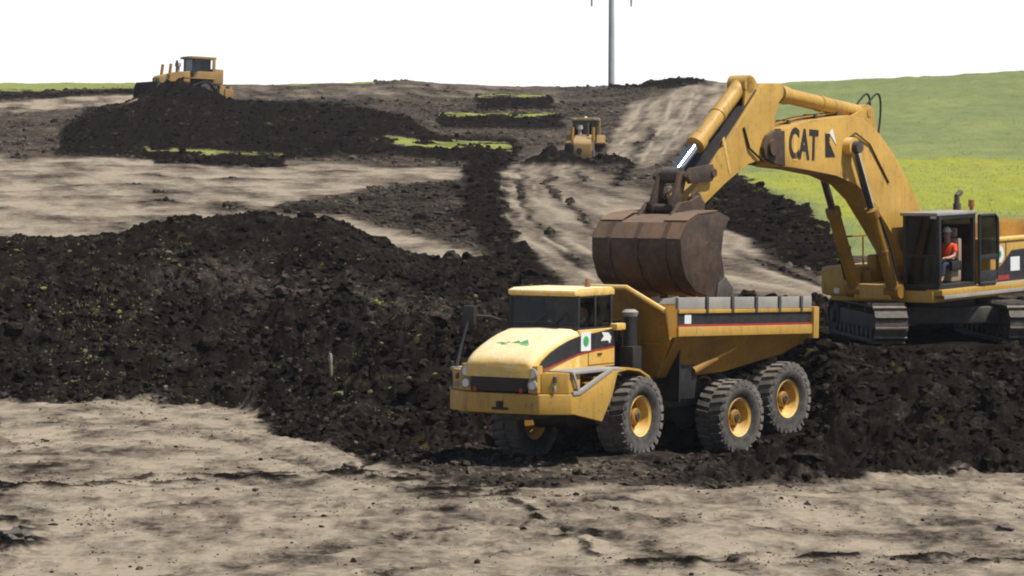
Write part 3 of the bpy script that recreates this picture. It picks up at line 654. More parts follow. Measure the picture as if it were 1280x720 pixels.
for s in (1, -1):
    y0, y1 = sorted((s * 1.04, s * 1.6))
    b = NB(); plan(b, [(3.36, s * 1.04), (3.02, s * 1.58), (2.55, s * 1.58), (2.55, s * 1.04)], 1.63, 2.1, .03); pan = part("corner_panel", b, 'yellow', truck)
    b = NB(); box(b, (3.2, s * 1.315, 1.95), (.06, .1, .14), .01, Euler((0, 0, -s * R(32)))); part("latch", b, 'steel', pan)
    b = NB(); box(b, (3.22, s * 1.3, 1.75), (.05, .16, .12), .01, Euler((0, 0, -s * R(32)))); part("plate", b, 'grey', pan)
    b = NB(); y0, y1 = sorted((s * 1.0, s * 1.66)); bb(b, .95, 3.0, y0, y1, 2.06, 2.13, .02); part("fender_deck", b, 'grey', truck)
    b = NB(); y0, y1 = sorted((s * 1.56, s * 1.665)); prism(b, [(3.0, 1.18), (1.75, .93), (1.3, 1.5), (1.05, 2.05), (1.35, 2.07), (2.62, 1.63), (3.0, 1.63)], y0, y1, .02); part("side_skirt", b, 'yellow', truck)
    b = NB(); y0, y1 = sorted((s * 1.62, s * 1.69)); prism(b, [(2.7, 1.60), (3.0, 1.60), (3.0, 1.68), (2.72, 1.68), (1.4, 2.13), (1.3, 2.08)], y0, y1, .01)
    box(b, (2.82, s * 1.64, 1.86), (.5, .05, .06), .01, Euler((0, R(-62), 0))); part("step_stringer", b, 'grey', truck)
    b = NB(); y0, y1 = sorted((s * 1.25, s * 1.6))
    for i in range(3): bb(b, 2.5 - i * .38, 2.78 - i * .38, y0, y1, 1.70 + i * .11, 1.74 + i * .11, .008)
    y0, y1 = sorted((s * 1.2, s * 1.25)); bb(b, 1.5, 2.55, y0, y1, 1.4, 2.05, .01); part("boarding_step", b, 'orange', truck)
    # wheel arch
    b = NB(); arc = [(1.12, 2.06), (.6, 2.10), (.1, 2.04), (-.35, 1.86), (-.66, 1.5), (-.76, 1.15), (-.78, .82)]
    y0, y1 = sorted((s * .98, s * 1.66)); ribbon(b, arc, .05, y0, y1); part("wheel_arch", b, 'yellow', truck)
# cab
b = NB(); bb(b, .12, 1.66, -1.0, 1.0, 2.1, 2.98, .03); cab = part("cab", b, 'yellow2', truck)
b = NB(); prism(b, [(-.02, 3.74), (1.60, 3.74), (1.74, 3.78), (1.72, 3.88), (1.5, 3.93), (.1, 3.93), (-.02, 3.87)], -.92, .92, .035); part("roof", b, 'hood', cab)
b = NB()
for y in (-.9, .9):
    box(b, (1.60, y, 3.36), (.09, .09, .80), .015, Euler((0, R(-3), 0))); box(b, (.16, y, 3.36), (.10, .09, .80), .015); box(b, (.86, y, 3.36), (.06, .07, .80), .01)
bb(b, 1.52, 1.70, -.93, .93, 2.97, 3.06, .01); bb(b, .1, 1.6, -.95, -.85, 2.97, 3.02, .01); bb(b, .1, 1.6, .85, .95, 2.97, 3.02, .01); bb(b, .1, .2, -.9, .9, 2.97, 3.02, .01); bb(b, .12, 1.62, -.9, .9, 3.70, 3.75, .01)
part("cab_pillars", b, 'black', cab)
b = NB(); poly_solid(b, [(1.645, -.86, 3.05), (1.645, .86, 3.05), (1.61, .86, 3.71), (1.61, -.86, 3.71)], [(1.635, -.86, 3.05), (1.635, .86, 3.05), (1.60, .86, 3.71), (1.60, -.86, 3.71)]); part("windshield", b, 'glass_clear', cab)
for y in (-.91, .91):
    for x0, x1 in ((.22, .82), (.90, 1.54)):
        b = NB(); bb(b, x0, x1, y - .005, y + .005, 3.02, 3.70, 0); part("side_window", b, 'glass_clear', cab)
b = NB(); bb(b, .14, .15, -.85, .85, 3.03, 3.7, 0); part("rear_window", b, 'glass_clear', cab)
b = NB(); bb(b, .45, .95, .12, .62, 2.98, 3.02, .02); bb(b, .38, .52, .14, .60, 3.0, 3.56, .04); part("seat", b, 'black', cab)
b = NB(); bb(b, 1.2, 1.55, -.85, .85, 2.95, 3.12, .05); tube(b, [(1.3, .2, 3.1), (1.12, .2, 3.2)], .02); lathe(b, [(.18, -.012), (.2, 0), (.18, .012)], 20, (1.1, .2, 3.2)); part("dashboard", b, 'black', cab)
b = NB(); cyl(b, (.6, .55, 3.92), (.6, .55, 4.0), .07); cyl(b, (.6, .55, 4.0), (.6, .55, 4.12), .06, .05); part("beacon", b, 'amber', cab)
# livery on hood side and cab side
for s in (1, -1):
    Y_ = s * 1.004
    b = NB(); up_ = [(3.38, 2.20), (3.22, 2.36), (2.9, 2.52), (2.5, 2.66), (2.1, 2.77), (1.7, 2.84), (.15, 2.97)]; lo_ = [(.15, 2.56), (1.0, 2.52), (1.7, 2.46), (2.4, 2.33), (3.0, 2.22)]
    prism(b, up_ + lo_, *sorted((Y_ - s * .03, Y_ + s * .006)), 0); part("swoosh_decal", b, 'black', truck)
    b = NB(); prism(b, [(3.34, 2.16), (3.0, 2.215), (2.4, 2.325), (1.7, 2.455), (1.0, 2.515), (.15, 2.555), (.15, 2.52), (1.0, 2.475), (1.7, 2.41), (2.4, 2.285), (3.0, 2.175)], *sorted((Y_ - s * .03, Y_ + s * .004)), 0); part("red_pinstripe", b, 'red', truck)
    b = NB(); bb(b, 1.20, 1.62, *sorted((s * 1.0, s * 1.016)), 2.5, 2.93, 0); sg = part("safety_sign", b, 'white', truck)
    b = NB(); cyl(b, (1.41, s * 1.012, 2.72), (1.41, s * 1.022, 2.72), .12, seg=14); part("sign_mark", b, 'green', sg)
    b = NB(); prism(b, [(.75, 2.7), (.45, 2.7), (.36, 2.62), (.30, 2.78), (.42, 2.88), (.72, 2.9), (.62, 2.8)], *sorted((s * 1.0, s * 1.016)), 0); part("white_lettering", b, 'white', truck)
    b = NB(); bb(b, .12, 1.3, *sorted((s * 1.0, s * 1.012)), 2.16, 2.17, 0); bb(b, 1.28, 1.295, *sorted((s * 1.0, s * 1.012)), 2.14, 2.5, 0); part("door_gap", b, 'black', truck)
    b = NB(); box(b, (.02, s * 1.02, 3.0), (.4, .22, .16), .04); part("cab_ledge", b, 'yellow2', truck)
for s in (1, -1):
    b = NB(); bb(b, .72, .9, *sorted((s * 1.0, s * 1.03)), 2.38, 2.42, .006); part("door_handle", b, 'black', cab)
b = NB(); tube(b, [(1.72, -.3, 3.06), (1.70, .1, 3.35)], .012); tube(b, [(1.70, .3, 3.06), (1.67, .62, 3.38)], .012); part("wiper", b, 'black', cab)
# mirrors (right-hand pole mirror), stacks
b = NB(); tube(b, [(2.9, -1.55, 2.1), (2.65, -1.62, 2.5), (2.3, -1.62, 3.2), (2.25, -1.58, 3.32)], .035); tube(b, [(1.66, -.95, 3.1), (1.95, -1.25, 3.25), (2.28, -1.58, 3.28)], .03); mir = part("mirror_arm", b, 'black', truck)
b = NB(); box(b, (2.28, -1.62, 3.28), (.12, .34, .46), .05); part("mirror", b, 'black', mir)
b = NB(); bb(b, -1.12, -.70, .62, 1.0, 1.9, 2.5, .04); cyl(b, (-.9, .8, 2.45), (-.9, .8, 3.2), .17); part("exhaust_stack", b, 'black', truck)
b = NB(); cyl(b, (-.9, .8, 3.2), (-.9, .8, 3.3), .17, .2); cyl(b, (-.9, .8, 3.3), (-.9, .8, 3.36), .2, .12); part("air_cleaner_cap", b, 'grey', truck)
b = NB(); bb(b, -1.1, -.65, -.95, .5, 1.9, 2.7, .05); cyl(b, (-.85, .45, 2.6), (-.85, .45, 3.1), .1); part("engine_box", b, 'black', truck)
b = NB(); bb(b, -2.4, -1.4, -.35, .35, .8, 1.45, .05); cyl(b, (-1.9, 0, .6), (-1.9, 0, 1.7), .3); part("hitch", b, 'steel', truck)
for s in (1, -1):
    b = NB(); cyl(b, (-1.2, s * .6, 1.3), (-2.7, s * .75, 1.15), .09); part("steering_cylinder", b, 'orange', truck)
# rear unit
b = NB(); 
for s in (1, -1): bb(b, -3.0, 2.6, *sorted((s * .35, s * .55)), .85, 1.35, .03)
bb(b, 1.6, 2.6, -.5, .5, .75, 1.4, .04); bb(b, -2.9, -2.7, -.5, .5, .85, 1.3, .02); rf = part("rear_chassis", b, 'steel', truck, mw=RL)
b = NB(); cyl(b, (0, -1.0, .6), (0, 1.0, .6), .2); bmesh.ops.create_uvsphere(b, u_segments=14, v_segments=8, radius=.4, matrix=Matrix.Translation((0, 0, .6)))
cyl(b, (-2.06, -1.0, .99), (-2.06, 1.0, .99), .2); bmesh.ops.create_uvsphere(b, u_segments=14, v_segments=8, radius=.4, matrix=Matrix.Translation((-2.06, 0, .99)))
for s in (1, -1): box(b, (-1.03, s * .8, .85), (2.1, .14, .3), .03, Euler((0, R(10.5), 0)))
part("bogie_axles", b, 'steel', rf)
# dump body: open trough lofted along its length
b = NB(); rings = []
for x, zb, hw in ((2.75, 1.62, 1.05), (1.5, 1.62, 1.1), (0, 1.72, 1.12), (-1.4, 1.95, 1.15), (-2.3, 2.1, 1.2), (-3.0, 2.34, 1.25)):
    o_ = [(-1.65, 3.26), (-1.65, 2.60), (-hw, zb), (hw, zb), (1.65, 2.60), (1.65, 3.26)]; i_ = [(1.55, 3.26), (1.55, 2.63), (hw - .05, zb + .09), (-hw + .05, zb + .09), (-1.55, 2.63), (-1.55, 3.26)]
    rings.append([b.verts.new((x, y, z)) for y, z in o_ + i_])
for a, c in zip(rings, rings[1:]):
    for i in range(12): b.faces.new((a[i], a[(i + 1) % 12], c[(i + 1) % 12], c[i]))
for r_ in (rings[0], rings[-1]):
    for i in range(5): b.faces.new((r_[i], r_[i + 1], r_[10 - i], r_[11 - i]))
body = part("dump_body", b, 'orange', truck, mw=RL)  # 'orange' is the yellow paint with shade put into its colour
b = NB(); hb_ = [(-1.1, 1.62), (1.1, 1.62), (1.65, 2.55), (1.65, 3.24), (.6, 3.74), (-.6, 3.74), (-1.65, 3.24), (-1.65, 2.55)]
hx = lambda z: 2.78 + .27 * (z - 1.62)
poly_solid(b, [(hx(z), y, z) for y, z in hb_], [(hx(z) - .09, y, z) for y, z in hb_], .01)
for s in (1, -1): poly_solid(b, [(2.7, s * 1.6, 2.6), (hx(2.6), s * 1.6, 2.6), (hx(3.24), s * 1.6, 3.24), (2.7, s * 1.6, 3.26)], [(2.7, s * 1.65, 2.6), (hx(2.6), s * 1.65, 2.6), (hx(3.24), s * 1.65, 3.24), (2.7, s * 1.65, 3.26)], .005)
bb(b, hx(2.45) - .02, hx(2.45) + .06, -1.5, 1.5, 2.42, 2.47, .01); hbd = part("headboard", b, 'orange', body)
b = NB(); tube(b, [(hx(3.24) + .03, -1.66, 3.24), (hx(3.74) + .03, -.62, 3.76), (hx(3.74) + .03, .62, 3.76), (hx(3.24) + .03, 1.66, 3.24)], .065, 8); part("headboard_rim", b, 'yellow2', hbd)
for s in (1, -1):
    b = NB(); bb(b, -2.9, 2.72, *sorted((s * 1.57, s * 1.67)), 3.27, 3.55, .02)
    sb_ = part("sideboard", b, 'grey', body)
    for x in (1.6, .55, -.45, -1.45, -2.4):
        b = NB(); bb(b, x - .05, x + .05, *sorted((s * 1.66, s * 1.72)), 3.16, 3.57, .01); part("stake_rib", b, 'steel', body)
    b = NB(); bb(b, -2.9, 2.72, *sorted((s * 1.64, s * 1.70)), 3.17, 3.265, .01); part("upper_rail", b, 'yellow', body)
    b = NB(); bb(b, -2.88, 2.70, *sorted((s * 1.64, s * 1.66)), 2.90, 3.165, 0); part("black_band", b, 'black', body)
    b = NB(); bb(b, -2.88, 2.70, *sorted((s * 1.64, s * 1.664)), 2.85, 2.90, 0); part("red_pinstripe", b, 'red', body)
    b = NB(); bb(b, -2.92, 2.74, *sorted((s * 1.63, s * 1.71)), 2.62, 2.848, .015); part("lower_rail", b, 'yellow', body)
    b = NB(); bb(b, -3.12, -2.88, *sorted((s * 1.55, s * 1.76)), 2.5, 3.3, .03); part("tail_post", b, 'yellow', body)
    b = NB(); bb(b, 2.2, 2.46, *sorted((s * 1.65, s * 1.672)), 2.92, 3.14, 0); part("number_plate", b, 'white', body)
    b = NB(); cyl(b, (1.55, s * 1.25, 1.75), (.7, s * 1.3, 2.05), .11); part("hoist_barrel", b, 'orange', body)
    b = NB(); cyl(b, (.7, s * 1.3, 2.05), (-.1, s * 1.42, 2.38), .075); part("hoist_rod", b, 'yellow', body)
    b = NB(); poly_solid(b, [(2.35, s * 1.0, 1.05), (2.35, s * 1.46, 1.05), (2.35, s * 1.46, 2.45), (2.35, s * 1.0, 1.9)], [(2.31, s * 1.0, 1.05), (2.31, s * 1.46, 1.05), (2.31, s * 1.46, 2.45), (2.31, s * 1.0, 1.9)]); part("mudflap", b, 'black', rf)
    b = NB(); prism(b, [(2.3, 1.1), (1.45, 1.1), (1.35, 1.7), (1.7, 2.4), (2.3, 2.45)], *sorted((s * 1.2, s * 1.26)), .01); part("side_guard", b, 'black', rf)
# wheels
def wheel_proto():
    b = NB(); lathe(b, [(.001, .20), (.16, .20), (.19, .17), (.20, .04), (.33, .03), (.33, -.06), (.001, -.06)], 28)
    for k in range(14):
        t = k * 2 * math.pi / 14; cyl(b, (.265 * math.cos(t), .02, .265 * math.sin(t)), (.265 * math.cos(t), .075, .265 * math.sin(t)), .024, seg=6)
    hub = part("wheel", b, 'orange', truck)
    b = NB(); lathe(b, [(.33, .03), (.37, .05), (.395, .16), (.41, .26), (.46, .285), (.475, .30), (.485, .27), (.44, .2), (.42, -.25), (.48, -.28)], 40); part("rim", b, 'yellow2', hub)
    b = NB(); lathe(b, [(.47, -.27), (.55, -.33), (.66, -.37), (.78, -.365), (.85, -.33), (.875, -.25), (.885, 0), (.875, .25), (.85, .33), (.78, .365), (.66, .37), (.55, .33), (.47, .27)], 56)
    n = 26
    for k in range(n):
        for s in (1, -1):
            t = (k + (.5 if s < 0 else 0)) * 2 * math.pi / n
            for (r0, r1, y0, y1, dt) in ((.87, .93, .02, .36, .0), (.78, .90, .345, .378, .05)):
                m = Matrix.Rotation(-(t + dt), 4, 'Y')
                wl = .135 if r1 > .92 else .12
                a = [m @ Vector((r0, s * y0, -wl / 2)), m @ Vector((r1, s * y0, -wl / 2 * .8)), m @ Vector((r1, s * y1, -wl / 2 * .8 + .05)), m @ Vector((r0, s * y1, -wl / 2 + .05))]
                c = [m @ Vector((r0, s * y0, wl / 2)), m @ Vector((r1, s * y0, wl / 2 * .8)), m @ Vector((r1, s * y1, wl / 2 * .8 + .05)), m @ Vector((r0, s * y1, wl / 2 + .05))]
                poly_solid(b, a, c)
    part("tyre", b, 'rubber', hub)
    b = NB(); cyl(b, (0, .19, 0), (0, .235, 0), .115, .09, 16); cyl(b, (0, .034, 0), (0, .04, 0), .235, .235, 28); part("hub_cap", b, 'bucket', hub)
    return hub
w0 = wheel_proto(); TI = TM.inverted()
for i, (MM, c) in enumerate(wheels):
    w = w0 if i == 0 else copytree(w0, truck)
    base = Matrix() if MM is TM else RL
    w.matrix_local = base @ Matrix.Translation(c) @ (Matrix.Rotation(math.pi, 4, 'Z') if c[1] < 0 else Matrix()) @ Matrix.Rotation(.37 * i, 4, 'Y')
seated_person("operator in orange vest behind the dump truck windshield", TM @ Vector((.72, .37, 2.93)), t_yaw, .86)

# ------------------------------------------------------------------ excavator
exc = thing("tracked_excavator", "large yellow tracked excavator with black lettered boom on the dark bench", "excavator", EC, (0, R(1.5), e_yaw))
exc.rotation_mode = 'XYZ'; exc.matrix_world = EM
UL = EM.inverted() @ UM
# undercarriage
def belt(bm, circles, y0, y1, shoe, th=.05, grouser=.06, phase=0.0):
    """track belt: shoes set round the hull of circles (x, z, r), plus an inner band"""
    P = []
    for x, z, r in circles:
        for t in np.linspace(0, 2 * math.pi, 48, endpoint=False): P.append((x + r * math.cos(t), z + r * math.sin(t)))
    P = sorted(set((round(a, 4), round(c, 4)) for a, c in P))
    def half(pts):
        h = []
        for p in pts:
            while len(h) > 1 and (h[-1][0] - h[-2][0]) * (p[1] - h[-2][1]) - (h[-1][1] - h[-2][1]) * (p[0] - h[-2][0]) <= 0: h.pop()
            h.append(p)
        return h[:-1]
    H = half(P) + half(P[::-1]); n = len(H)
    seg = [math.dist(H[i], H[(i + 1) % n]) for i in range(n)]; L = sum(seg); cnt = int(L / shoe); st = L / cnt
    def at(d):
        d %= L; i = 0
        while d > seg[i]: d -= seg[i]; i = (i + 1) % n
        a, c = H[i], H[(i + 1) % n]; t = d / max(seg[i], 1e-9); return Vector((a[0] + (c[0] - a[0]) * t, a[1] + (c[1] - a[1]) * t))
    for k in range(cnt):
        p, q = at(k * st + phase), at((k + .94) * st + phase); d = (q - p).normalized(); nn = Vector((d.y, -d.x))
        o = [(p.x, p.y), (q.x, q.y), (q.x + nn.x * th, q.y + nn.y * th), (p.x + d.x * .05 + nn.x * th, p.y + d.y * .05 + nn.y * th), (p.x + d.x * .04 + nn.x * (th + grouser), p.y + d.y * .04 + nn.y * (th + grouser)), (p.x + nn.x * (th + grouser), p.y + nn.y * (th + grouser))]
        prism(bm, o, y0, y1, 0)
    inn = [((x - 0) , z) for x, z in H]; cx = sum(x for x, z in H) / n; cz = sum(z for x, z in H) / n
    A = [bm.verts.new((x, y0 + .12, z)) for x, z in H]; B = [bm.verts.new((x, y1 - .12, z)) for x, z in H]
    for i in range(n): bm.faces.new((A[i], A[(i + 1) % n], B[(i + 1) % n], B[i]))
for s in (1, -1):
    yc = s * 1.75
    b = NB(); belt(b, [(2.55, .52, .42), (-2.55, .52, .42)], yc - .42, yc + .42, .24); tr = part("track", b, 'tread', exc, mw=UL)
    b = NB(); bb(b, -2.2, 2.2, yc - .25, yc + .25, .3, .75, .05)
    for k in range(8): cyl(b, (-1.9 + k * .54, yc - .3, .24), (-1.9 + k * .54, yc + .3, .24), .15, seg=14)
    for x in (-1, 1): cyl(b, (x, yc - .25, .86), (x, yc + .25, .86), .09, seg=12)
    part("track_frame", b, 'steel', tr)
    b = NB(); cyl(b, (-2.55, yc - .3, .52), (-2.55, yc + .3, .52), .38, seg=24); cyl(b, (-2.55, yc - .4, .52), (-2.55, yc + .4, .52), .2, seg=16); part("sprocket", b, 'steel', tr)
    b = NB(); cyl(b, (2.55, yc - .22, .52), (2.55, yc + .22, .52), .39, seg=24); cyl(b, (2.55, yc - .34, .52), (2.55, yc + .34, .52), .15, seg=16); part("idler", b, 'steel', tr)
b = NB(); bb(b, -1.4, 1.4, -1.5, 1.5, .45, .9, .08); cyl(b, (0, 0, .8), (0, 0, 1.16), 1.15, seg=40); part("undercarriage", b, 'steel', exc, mw=UL)
# revolving frame
b = NB(); bb(b, -3.6, 2.45, -1.55, 1.55, 1.12, 1.42, .04); bb(b, .2, 2.9, -.55, .55, 1.2, 1.6, .05); part("revolving_frame", b, 'yellow', exc)
b = NB(); bb(b, -3.4, 2.4, 1.3, 1.80, 1.30, 1.46, .03); part("walkway", b, 'yellow', exc)
b = NB(); bb(b, -3.4, 2.35, 1.801, 1.83, 1.22, 1.31, .005); bb(b, -3.4, .5, 1.32, 1.78, 1.462, 1.475, .003); part("walkway_tread", b, 'grey', exc)
b = NB(); bb(b, .45, 2.6, -1.78, -.78, 1.25, 2.02, .14); tank = part("fuel_tank", b, 'yellow', exc)
b = NB(); box(b, (2.61, -1.25, 1.38), (.03, .16, .14), .01); part("work_lamp", b, 'lamp', tank)
b = NB()
for x in (.6, 1.4, 2.2): tube(b, [(x, -1.2, 2.0), (x, -1.2, 2.75)], .025)
tube(b, [(2.45, -1.2, 2.0), (2.4, -1.2, 2.7), (2.2, -1.2, 2.78), (.4, -1.2, 2.78)], .025); part("handrail", b, 'orange', exc)
b = NB(); bb(b, .4, 1.9, -.78, -.5, 1.4, 2.3, .06); bb(b, 1.3, 2.2, -.75, -.45, 1.4, 1.9, .05); part("valve_box", b, 'orange', exc)
b = NB(); bb(b, -3.55, -.35, -1.6, 1.58, 1.42, 2.58, .05); eb = part("engine_housing", b, 'yellow', exc)
b = NB(); bb(b, -3.5, -.15, -1.35, 1.15, 2.58, 3.06, .06); part("engine_hood", b, 'orange', exc)  # 'orange' is the yellow paint with shade put into its colour
b = NB(); bb(b, -3.55, -.33, 1.10, 1.62, 2.56, 2.64, .02); part("hood_ledge", b, 'yellow2', exc)
for x in (-1.2, -2.3):
    b = NB(); bb(b, x - .012, x + .012, 1.578, 1.592, 1.5, 2.52, 0); part("door_seam", b, 'black', eb)
b = NB(); prism(b, [(-.36, 1.5), (-.36, 1.68), (-1.0, 1.95), (-1.5, 2.3), (-3.5, 2.35), (-3.5, 1.5)], 1.56, 1.588, 0); part("swoosh_decal", b, 'black', eb)
b = NB(); cyl(b, (-.85, 1.57, 2.22), (-.85, 1.60, 2.22), .23, seg=28); sg = part("round_sign", b, 'white', eb)
b = NB(); cyl(b, (-.85, 1.59, 2.22), (-.85, 1.606, 2.22), .10, seg=5); part("sign_mark", b, 'green', sg)
b = NB(); bb(b, -1.9, -1.42, 1.57, 1.60, 1.75, 2.12, 0); part("white_sticker", b, 'white', eb)
b = NB(); bb(b, -1.35, -.75, 1.57, 1.60, 1.54, 1.66, 0); part("red_sticker", b, 'red', eb)
b = NB(); plan(b, [(-3.5, -1.7), (-4.3, -1.6), (-4.75, -1.1), (-4.85, 0), (-4.75, 1.1), (-4.3, 1.6), (-3.5, 1.7)], 1.2, 2.9, .12); part("counterweight", b, 'yellow', exc)
b = NB(); cyl(b, (-2.4, -.6, 3.0), (-2.4, -.6, 3.5), .11); tube(b, [(-2.4, -.6, 3.45), (-2.4, -.6, 3.7), (-2.6, -.6, 3.8)], .08); part("exhaust_pipe", b, 'steel', exc)
# cab
b = NB()
X0, X1, Y0, Y1, Z0, Z1 = .55, 2.38, .64, 1.70, 1.46, 3.34
bb(b, X0, X1, Y0, Y1, Z0, Z0 + .12, .02)
for x, y in ((X1 - .05, Y0 + .04), (X1 - .05, Y1 - .04), (X0 + .06, Y0 + .05), (X0 + .06, Y1 - .05)): bb(b, x - .055, x + .055, y - .05, y + .05, Z0 + .1, Z1, .015)
bb(b, X0 + .02, X0 + .07, Y0, Y1, Z0, 2.05, .01); bb(b, X0, X1, Y0 - .01, Y0 + .05, Z0, 2.0, .01); bb(b, X1 - .06, X1 + .0, Y0, Y1, 2.28, 2.34, .01); bb(b, X0, X1, Y0, Y0 + .06, Z1 - .08, Z1, .01); bb(b, X0, X1, Y1 - .06, Y1, Z1 - .1, Z1, .01)
ecab = part("cab", b, 'black', exc)
b = NB(); bb(b, X0 - .05, X1 + .12, Y0 - .03, Y1 + .03, Z1, Z1 + .09, .03); part("roof", b, 'grey', ecab)
b = NB(); bb(b, X1 - .03, X1 - .02, Y0 + .06, Y1 - .06, 2.34, Z1 - .03, 0); part("windshield", b, 'glass', ecab)
b = NB(); bb(b, X1 - .03, X1 - .02, Y0 + .06, Y1 - .06, Z0 + .1, 2.28, 0); part("lower_window", b, 'glass', ecab)
b = NB(); bb(b, X0 + .1, X1 - .1, Y0 + .02, Y0 + .03, 2.0, Z1 - .08, 0); part("side_window", b, 'glass', ecab)
b = NB(); bb(b, X0 + .02, X0 + .03, Y0 + .1, Y1 - .1, 2.05, Z1 - .03, 0); part("rear_window", b, 'glass', ecab)
b = NB(); bb(b, .85, 1.35, .95, 1.45, 1.6, 1.98, .06); bb(b, .78, .95, .97, 1.43, 1.95, 2.72, .07); bb(b, .80, .92, 1.08, 1.32, 2.74, 2.98, .05); part("seat", b, 'seat', ecab)
b = NB(); bb(b, 1.0, 1.5, .82, .94, 1.9, 2.15, .03); bb(b, 1.0, 1.5, 1.46, 1.56, 1.9, 2.15, .03); bb(b, 2.05, 2.25, .8, 1.2, 1.58, 2.3, .05); part("console", b, 'black', ecab)
b = NB(); cyl(b, (.62, 1.62, Z1 + .05), (.62, 1.62, Z1 + .18), .05); cyl(b, (.62, 1.62, Z1 + .18), (.62, 1.62, Z1 + .36), .085, .075); part("beacon", b, 'amber', ecab)
b = NB(); box(b, (X1 + .02, Y1 - .14, Z1 + .0), (.1, .16, .14), .03); part("cab_lamp", b, 'lamp', ecab)
# cab door folded back along the side
b = NB(); yd = 1.79; dx0, dx1 = -.42, .52
tube(b, [(dx1, yd, 1.52), (dx1, yd, 3.28)], .045); tube(b, [(dx1, yd, 3.28), (dx0 + .14, yd, 3.28), (dx0 + .03, yd, 3.2), (dx0, yd, 3.05), (dx0, yd, 2.2)], .05); tube(b, [(dx0, yd, 2.2), (dx0 + .06, yd, 1.6), (dx0 + .15, yd, 1.52), (dx1, yd, 1.52)], .045)
bb(b, dx0, dx1, yd - .04, yd + .03, 2.12, 2.26, .02); bb(b, dx0 + .08, dx1, yd - .02, yd + .02, 1.52, 1.85, .01); door = part("door", b, 'black', ecab)
b = NB(); bb(b, dx0 + .03, dx1 - .03, yd - .004, yd + .004, 2.26, 3.24, 0); part("door_glass", b, 'glass', door)
seated_person("operator in orange vest seated in the open excavator cab", EM @ Vector((1.12, 1.2, 2.0)), e_yaw, 1.05)
# boom
BT = [(7.55, 5.66), (6.2, 5.84), (4.5, 5.95), (3.82, 5.85), (3.1, 5.48), (2.31, 4.86), (1.54, 4.0), (.96, 3.3), (.45, 2.4), (.30, 1.85)]
BB_ = [(.55, 1.5), (.95, 1.55), (1.75, 2.05), (2.6, 2.95), (3.45, 3.8), (4.15, 4.22), (5.14, 4.45), (6.4, 4.62), (7.55, 4.72)]
b = NB(); prism(b, BT + BB_, -.40, .40, .035); boom = part("boom", b, 'yellow', exc)
b = NB()
for s in (1, -1):
    prism(b, [(7.5, 5.60), (7.9, 5.62), (8.25, 5.5), (8.42, 5.2), (8.3, 4.92), (7.9, 4.80), (7.5, 4.74)], *sorted((s * .37, s * .47)), .02)
cyl(b, (8.06, -.5, 5.2), (8.06, .5, 5.2), .16, seg=20); part("boom_fork", b, 'bucket', boom)
b = NB(); prism(b, [(2.9, 5.3), (3.2, 6.15), (3.5, 6.15), (4.3, 5.9)], -.28, -.20, .02); prism(b, [(2.9, 5.3), (3.2, 6.15), (3.5, 6.15), (4.3, 5.9)], .20, .28, .02); cyl(b, (3.37, -.3, 6.0), (3.37, .3, 6.0), .11); part("cylinder_bracket", b, 'yellow', boom)
for s in (1, -1):
    b = NB(); cyl(b, (4.6, s * .40, 5.15), (4.6, s * .62, 5.15), .24, seg=24); part("boom_boss", b, 'yellow2', boom)
    b = NB()
    prism(b, [(6.9, 5.50), (7.05, 5.50), (7.05, 4.86), (6.9, 4.86)], *sorted((s * .40, s * .412)), 0); part("weld_plate", b, 'yellow2', boom)
text_mesh("boom_lettering", "CAT", 1.02, 'black', boom, Matrix.Translation((6.60, .404, 5.22)) @ LEFTSIDE @ Matrix.Rotation(R(-4), 4, 'Z') @ Matrix.Diagonal((.64, 1, 1, 1)), .008, bold=.03)
b = NB(); prism(b, [(5.62, 5.52), (5.18, 4.92), (5.62, 4.92)], .40, .414, 0); bb(b, 5.42, 5.62, .40, .412, 5.3, 5.5, 0); part("boom_mark", b, 'black', boom)
b = NB(); prism(b, [(5.42, 5.5), (5.12, 5.2), (5.3, 5.62)], .40, .416, 0); part("worn_mark", b, 'white', boom)
def ram(name, a, c, frac, rb, rr, rod_at_c=True, lab=None, mat='yellow', y=0.0):
    a = Vector((a[0], y, a[1])); c = Vector((c[0], y, c[1])); m = a.lerp(c, frac)
    b = NB(); cyl(b, a, m, rb, seg=20); cyl(b, a.lerp(m, .93), m + (m - a).normalized() * .06, rb * 1.18, seg=20); cyl(b, a + Vector((0, -rb * 1.3, 0)), a + Vector((0, rb * 1.3, 0)), rb * 1.1, seg=16)
    cyl(b, a.lerp(m, .5), a.lerp(m, .53), rb * 1.1, seg=20)
    o = part(name, b, mat, exc)
    b = NB(); cyl(b, m, c, rr, seg=16); part("rod", b, 'chrome', o)
    b = NB(); cyl(b, c + Vector((0, -rb * 1.2, 0)), c + Vector((0, rb * 1.2, 0)), rb * .95, seg=16); part("rod_eye", b, 'steel', o)
    return o
for s in (1, -1):
    o = ram("boom_cylinder", (2.75, 1.42), (4.6, 5.15), .56, .165, .10, y=s * .58, mat='orange')
    b = NB(); tube(b, [(2.9, s * .80, 1.7), (3.3, s * .78, 2.7), (3.75, s * .74, 3.5)], .035); part("hose", b, 'black', o)
o = ram("stick_cylinder", (3.37, 6.0), (7.5, 6.56), .88, .19, .12)
for y in (-.2, .12):
    b = NB(); tube(b, [(3.3 - .55 * math.sin(t_ * 1.9) - .9 * t_ * (1 - t_), y, 6.15 + .75 * math.sin(t_ * 3.1) - .95 * t_) for t_ in np.linspace(0, 1, 14)], .028); part("hose", b, 'black', boom)
for y in (-.16, -.05, .06):
    b = NB(); tube(b, [(3.9, y, 5.93), (4.5, y, 6.02), (6.2, y, 5.91), (7.3, y, 5.76), (7.7, y, 5.6)], .024); part("hydraulic_pipe", b, 'orange', boom)
for x, z in ((4.6, 6.0), (5.6, 5.93), (6.8, 5.8)):
    b = NB(); bb(b, x - .05, x + .05, -.24, .14, z - .06, z + .06, .01); part("pipe_clamp", b, 'steel', boom)
